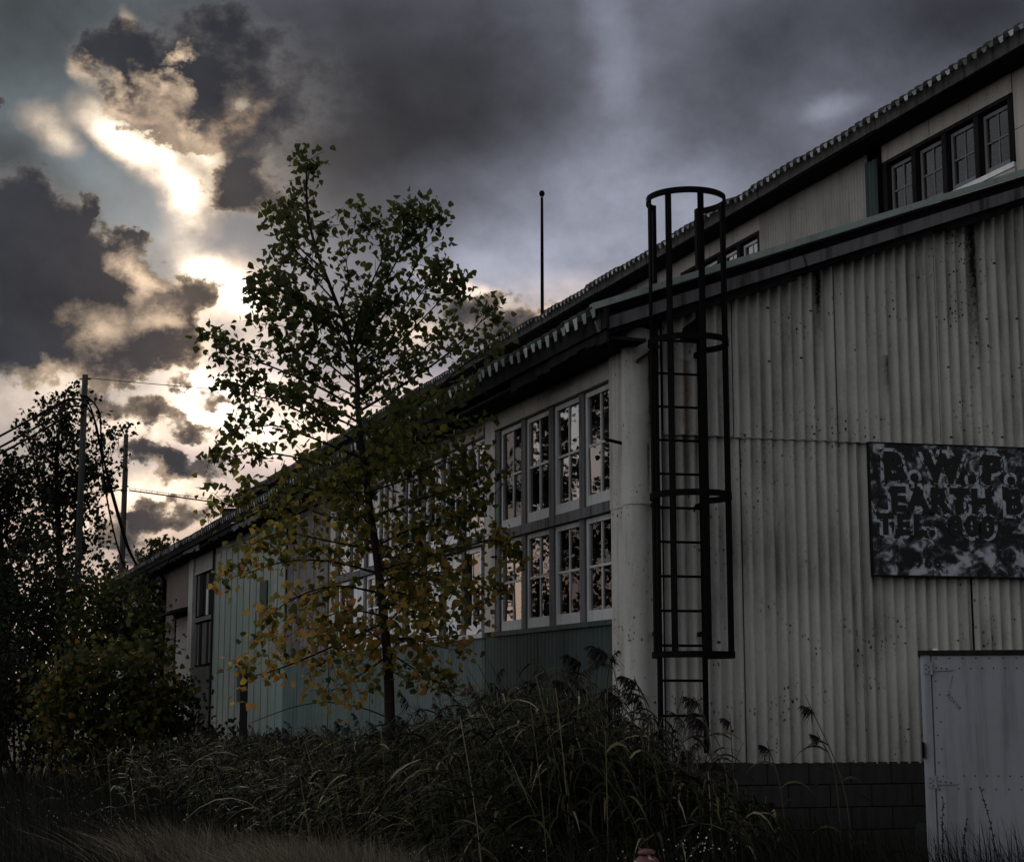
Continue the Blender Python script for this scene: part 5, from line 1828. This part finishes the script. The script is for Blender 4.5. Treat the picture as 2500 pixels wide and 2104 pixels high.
def plume_np(top, lean, ln, n=70, strand=0.09):
    """one-sided feathery reed head hanging from its axis"""
    t = nr.uniform(0, 1, n)
    ax = np.stack([lean[0] * (t * 0.6 + 0.6 * t ** 2), lean[1] * t, ln * (t - 0.35 * t ** 2)], 1)
    p0 = np.array(top) + ax
    d = np.stack([np.full(n, np.sign(lean[0]) * 0.55), nr.normal(size=n) * 0.35, np.full(n, -0.25)], 1) + nr.normal(size=(n, 3)) * np.array([0.35, 0.35, 0.3])
    L_ = (strand * (1.15 - 0.75 * t) * nr.uniform(0.6, 1.2, n))[:, None, None]
    u = np.linspace(0, 1, 4)[None, :, None]
    P = p0[:, None] + unit(d)[:, None] * L_ * u + np.array([0, 0, -0.55]) * L_ * u ** 2
    S = unit(np.cross(d, nr.normal(size=(n, 3))))
    Wd = np.full((n, 1), 0.0042) * np.array([0.7, 1.0, 0.8, 0.2])[None]
    return ribbons(P, S, Wd)


def wall_pt(t, out):
    """ground point `out` metres in front of the long wall, t metres along it from the corner"""
    c, s = math.cos(LW_AZ), math.sin(LW_AZ)
    return CORNER.x - out * c - t * s, CORNER.y - out * s + t * c


def build_reeds():
    # bed along the long wall and round the corner
    n = 1500
    base, H = [], []
    while len(base) < n:
        t = rng.uniform(-2.6, 15.5)
        o = abs(rng.gauss(0, 1.1)) + 0.25
        x, y = wall_pt(t, o)
        if t < 0:
            x, y = wall_pt(t, rng.uniform(-1.6, 2.2))
        px = 1250 + 4101.5 * x / y
        if y < 11.8 or px > 1850:
            continue
        h = 1.50 + 0.42 * math.exp(-((px - 1430) / 170) ** 2) + rng.uniform(-0.35, 0.10)
        if px < 1100:
            h *= 0.62 + 0.25 * max(0, (px - 600) / 500) + 0.1 * rng.random()
        if px > 1560:
            h *= max(0.62, 1.0 - (px - 1560) / 520)
        base.append((x, y, -0.02))
        H.append(h)
    while len(base) < n + 700:            # the thick clump that hides the foot of the corner
        px, Y = rng.uniform(1330, 1900), rng.uniform(12.0, 14.3)
        x = (px - 1250) / 4101.5 * Y
        if in_building(x, Y):
            continue
        base.append((x, Y, -0.02))
        H.append((1.66 - 0.95 * max(0, (px - 1520) / 380)) * rng.uniform(0.72, 1.06))
    n = len(base)
    base, H = np.array(base), np.array(H)
    LEAN = np.stack([nr.normal(-0.13, 0.13, n), nr.normal(0, 0.10, n), np.zeros(n)], 1)
    t = np.linspace(0, 1, 5)[None, :, None]
    P = base[:, None] + np.array([0, 0, 1.0]) * H[:, None, None] * t + LEAN[:, None, :] * H[:, None, None] * t ** 1.6
    S = np.tile(np.array([[1.0, 0, 0]]), (n, 1))
    V1, F1 = ribbons(P, S, np.full((n, 1), 0.0045) * np.array([1, 1, .9, .8, .6])[None])
    T1 = np.repeat(np.clip(nr.normal(0.6, 0.2, n), 0, 1), 10)
    V2, F2 = reed_leaves(base, H, 9, 0.58, 0.0125, LEAN)
    T2 = np.repeat(np.clip(nr.normal(0.34, 0.22, n * 9) + (nr.random(n * 9) > 0.88) * 0.5, 0, 1), 12)
    V = np.concatenate([V1, V2])
    F = np.concatenate([F1, F2 + len(V1)])
    o = link('reed_bed', mesh_np('reed_bed', V, F, M['reed'], np.concatenate([T1, T2])))
    tag(o, 'dense bed of tall reeds along the foot of the walls', 'reeds', kind='stuff')
    Vs, Fs, Ts, c = [], [], [], 0
    for i in nr.choice(n, 190, replace=False):
        top = base[i] + LEAN[i] * H[i] + np.array([0, 0, H[i]])
        V, F = plume_np(top, (rng.choice((-1, -1, -1, 1)) * rng.uniform(0.05, 0.12), 0), rng.uniform(0.13, 0.22), 46, 0.075)
        Vs.append(V); Fs.append(F + c); Ts.append(np.full(len(V), rng.uniform(0.1, 0.9))); c += len(V)
    o = link('reed_plumes', mesh_np('reed_plumes', np.concatenate(Vs), np.concatenate(Fs), M['plume'], np.concatenate(Ts)))
    tag(o, 'brownish seed heads all over the reed bed', 'reed heads', kind='stuff')
    # single reeds that stand out against the walls
    single = [(1478, 1580, 1512, 1720, 13.4, 1.25, 'reed with a big dark drooping head before the green dado'),
              (1412, 1600, 1450, 1740, 13.6, 1.15, 'reed with a broad dark head just clear of the window sill'),
              (1548, 1650, 1590, 1790, 13.3, 1.1, 'reed with a ragged head at the foot of the corner piece'),
              (1500, 1690, 1560, 1820, 13.2, 1.1, 'low reed whose head hangs towards the green dado'),
              (1702, 1700, 1735, 1830, 13.4, 1.0, 'reed with a combed head crossing the ladder foot'),
              (1712, 1752, 1770, 1870, 13.0, 1.15, 'dark bushy reed head beside the lowest rung'),
              (1782, 1742, 1790, 1880, 13.6, 0.6, 'short upright reed head a hand right of the ladder'),
              (1872, 1810, 1908, 1940, 13.5, 0.65, 'small hooked reed head at the lower edge of the cladding'),
              (1966, 1696, 2062, 1930, 13.2, 0.75, 'tall lone reed with a combed feather head before the pale cladding'),
              (1994, 1786, 2040, 1900, 13.6, 0.6, 'thin pale reed head just above the block plinth'),
              (1385, 1660, 1440, 1800, 13.3, 1.1, 'brown reed head leaning over the bed below the fourth window')]
    for (tx, ty, bx, by, Y, sc, lab) in single:
        tp, md = at(tx, ty, Y), at(bx, by, Y)
        r = empty('reed', (md.x + 0.05, Y, 0))
        tag(r, lab, 'reed', 'reeds standing clear of the bed')
        B = Vector(r.location)
        path = smooth_path([Vector((md.x + 0.05, Y, -0.02)), md, tp], 12)
        MB().tube([p - B for p in path], [0.006 - 0.00022 * k for k in range(12)], 5).build('stem', M['reed_stem'], r, True)
        V, F = plume_np(tuple(path[-2] - B), (-0.10 * sc, rng.uniform(-.03, .03)), 0.10 * sc, int(110 * sc), 0.115 * sc)
        link('plume', mesh_np('plume', V, F, M['plume'], np.full(len(V), rng.uniform(0.1, 0.5))), r)
        for k in range(4):
            f = 0.35 + 0.14 * k
            p = path[int(f * 11)] - B
            n_ = 6
            s_ = rng.choice((-1, 1))
            l = rng.uniform(0.22, 0.38)
            pts = np.array([[(p.x + s_ * l * u * 0.8, p.y + 0.1 * l * u, p.z + l * (0.7 * u - 0.9 * u * u)) for u in np.linspace(0, 1, n_)]])
            V, F = ribbons(pts, np.array([[0.2, 0.6, 0.75]]), np.array([[.006, .010, .011, .009, .005, .001]]))
            link('leaf', mesh_np('leaf', V, F, M['reed'], np.full(len(V), rng.uniform(0.3, 0.8))), r)


def scatter(n, fn):
    out = []
    while len(out) < n:
        p = fn()
        if p is not None:
            out.append(p)
    return np.array(out)


def in_building(x, y, gap=0.15):
    dx, dy = x - CORNER.x, y - CORNER.y
    c, s = math.cos(LW_AZ), math.sin(LW_AZ)
    d, t = dx * c + dy * s, -dx * s + dy * c
    return d > -gap and t > -0.12 * max(d, 0) - gap


def build_meadow():
    def pt(px0, px1, y0, y1):
        def f():
            Y = y0 + (y1 - y0) * rng.random() ** 1.3
            X = (rng.uniform(px0, px1) - 1250) / 4101.5 * Y
            if in_building(X, Y):
                return None
            if 2.85 < X < 5.0 and 11.95 < Y < 15:
                return None
            return (X, Y, -0.02)
        return f
    # dark meadow grass
    def near():
        X, Y = rng.uniform(-13, 9), rng.uniform(3.0, 12.5)
        if math.hypot(X, Y) < 2.2 or in_building(X, Y) or (2.85 < X < 6.0 and Y > 11.3):
            return None
        return (X, Y, -0.02)
    B = np.concatenate([scatter(26000, pt(-150, 2600, 10.2, 34.0)), scatter(14000, near)])
    B = B[(B[:, 1] > 9.6) | (nr.random(len(B)) < 0.8)]
    n = len(B)
    V, F = blades(B, nr.uniform(0.25, 0.62, n) * np.where(B[:, 1] < 9.6, 0.6, 1.0), nr.uniform(0.1, 0.9, n), nr.uniform(0.003, 0.006, n), 4)
    T = np.repeat(np.clip(nr.normal(0.35, 0.22, n), 0, 1), 8)
    tag(link('meadow_grass', mesh_np('meadow_grass', V, F, M['weed'], T)), 'dark rank grass of the meadow', 'grass', kind='stuff')
    # pale dry grass in the foreground, combed to one side
    def dryf():
        Y = rng.uniform(10.4, 15.5)
        px = rng.gauss(900, 270)
        if not 280 < px < 1500:
            return None
        x = (px - 1250) / 4101.5 * Y
        if math.sin(x * 2.3 + 1.0) * math.cos(Y * 1.9 + x) + rng.gauss(0, 0.5) < -0.25:
            return None
        return ((px - 1250) / 4101.5 * Y, Y, -0.02)
    B = scatter(22000, dryf)
    n = len(B)
    h = (0.36 + 0.20 * np.sin(B[:, 0] * 1.7 + 0.6) * np.cos(B[:, 1] * 1.3)) + 0.26 * nr.random(n)
    V, F = blades(B, h, nr.uniform(0.3, 1.3, n), nr.uniform(0.0018, 0.0042, n), 5)
    T = np.repeat(np.clip(nr.normal(0.62, 0.25, n), 0, 1), 10)
    tag(link('dry_grass', mesh_np('dry_grass', V, F, M['dry'], T)), 'pale dry grass bent over in front of the reeds', 'grass', kind='stuff')
    # tall weeds before the plinth and the trailer
    def wf():
        px = rng.uniform(1380, 2600)
        Y = rng.uniform(10.3, 13.6)
        X = (px - 1250) / 4101.5 * Y
        if in_building(X, Y) or (2.8 < X < 5.0 and Y > 11.85):
            return None
        return (X, Y, -0.02)
    B = scatter(5200, wf)
    n = len(B)
    V, F = blades(B, nr.uniform(0.45, 0.95, n), nr.uniform(0.1, 0.7, n), nr.uniform(0.004, 0.009, n), 5)
    T = np.repeat(np.clip(nr.normal(0.30, 0.25, n), 0, 1), 10)
    tag(link('rank_weeds', mesh_np('rank_weeds', V, F, M['weed'], T)), 'rank weeds before the block plinth and the trailer', 'weeds', kind='stuff')
    # white asters in loose sprays
    P, tone = [], []
    spots = [(1700, 2075, 10.4), (1730, 2060, 10.4), (1685, 2088, 10.3), (1620, 2092, 10.2), (240, 1975, 19), (215, 1990, 18), (265, 2000, 18), (120, 1990, 19), (300, 2030, 17), (340, 2075, 16.5), (260, 2085, 16.5), (90, 1850, 25), (190, 1885, 23), (430, 1975, 18.5), (490, 1935, 20), (200, 1940, 20), (60, 1960, 19.5), (450, 2080, 15), (620, 2085, 13), (1000, 2092, 11.5), (1320, 2080, 11), (1480, 2090, 10.6)]
    for (px, py, Y) in spots:
        c = at(px, py, Y)
        c.z = max(0.25, min(0.8, c.z))
        for _ in range(rng.randint(5, 15)):
            P.append((c.x + rng.gauss(0, 0.12), c.y + rng.gauss(0, 0.12), c.z + rng.gauss(0, 0.05)))
    P = np.array(P)
    V, F, T = leaves_np(P, 0.015 * nr.uniform(0.6, 1.2, len(P)), nr.random(len(P)), False, -0.6)
    tag(link('wildflowers', mesh_np('wildflowers', V, F, M['petal'], T)), 'tiny white asters scattered through the dark grass', 'flowers', kind='stuff')
    # seed stalks before the trailer
    stalks = [(2393, 1920, 2432, 2080, 'beaded seed stalk leaning before the trailer door, tallest of the three'), (2360, 1998, 2352, 2104, 'upright beaded seed stalk in the middle of the trailer door'),
              (2302, 1945, 2302, 2110, 'thin branching stalk close to the trailer hinge')]
    for (tx, ty, bx, by, lab) in stalks:
        Y = 11.6
        tp, md = at(tx, ty, Y), at(bx, by, Y)
        r = empty('seed_stalk', (md.x + 0.02, Y, 0))
        tag(r, lab, 'weed', 'seed stalks before the trailer')
        Bv = Vector(r.location)
        path = smooth_path([Vector((md.x + 0.02, Y, -0.02)), md, tp], 14)
        MB().tube([p - Bv for p in path], 0.0026, 5).build('stem', M['bark'], r)
        mb = MB()
        for k in range(20):
            p = path[6 + int(k * 7 / 20)].lerp(path[7 + int(k * 7 / 20)] if 7 + int(k * 7 / 20) < 14 else path[-1], rng.random()) - Bv
            e = Vector((rng.gauss(0, 1), rng.gauss(0, 1), 0.3)).normalized() * 0.012
            mb.tube([p + e * 0.2, p + e * 0.7, p + e * 1.2], [0.002, 0.0075, 0.002], 5)
        tag(mb.build('seed', M['bark'], r), kind='stuff')


sm_, q_s, b_s, P_s = mat('reed stem', 0.7, 0.2)
b_s.inputs['Base Color'].default_value = (0.085, 0.075, 0.05, 1)
M['reed_stem'] = sm_
build_cottonwood()
build_left_trees()
build_bushes()
build_reeds()
build_meadow()
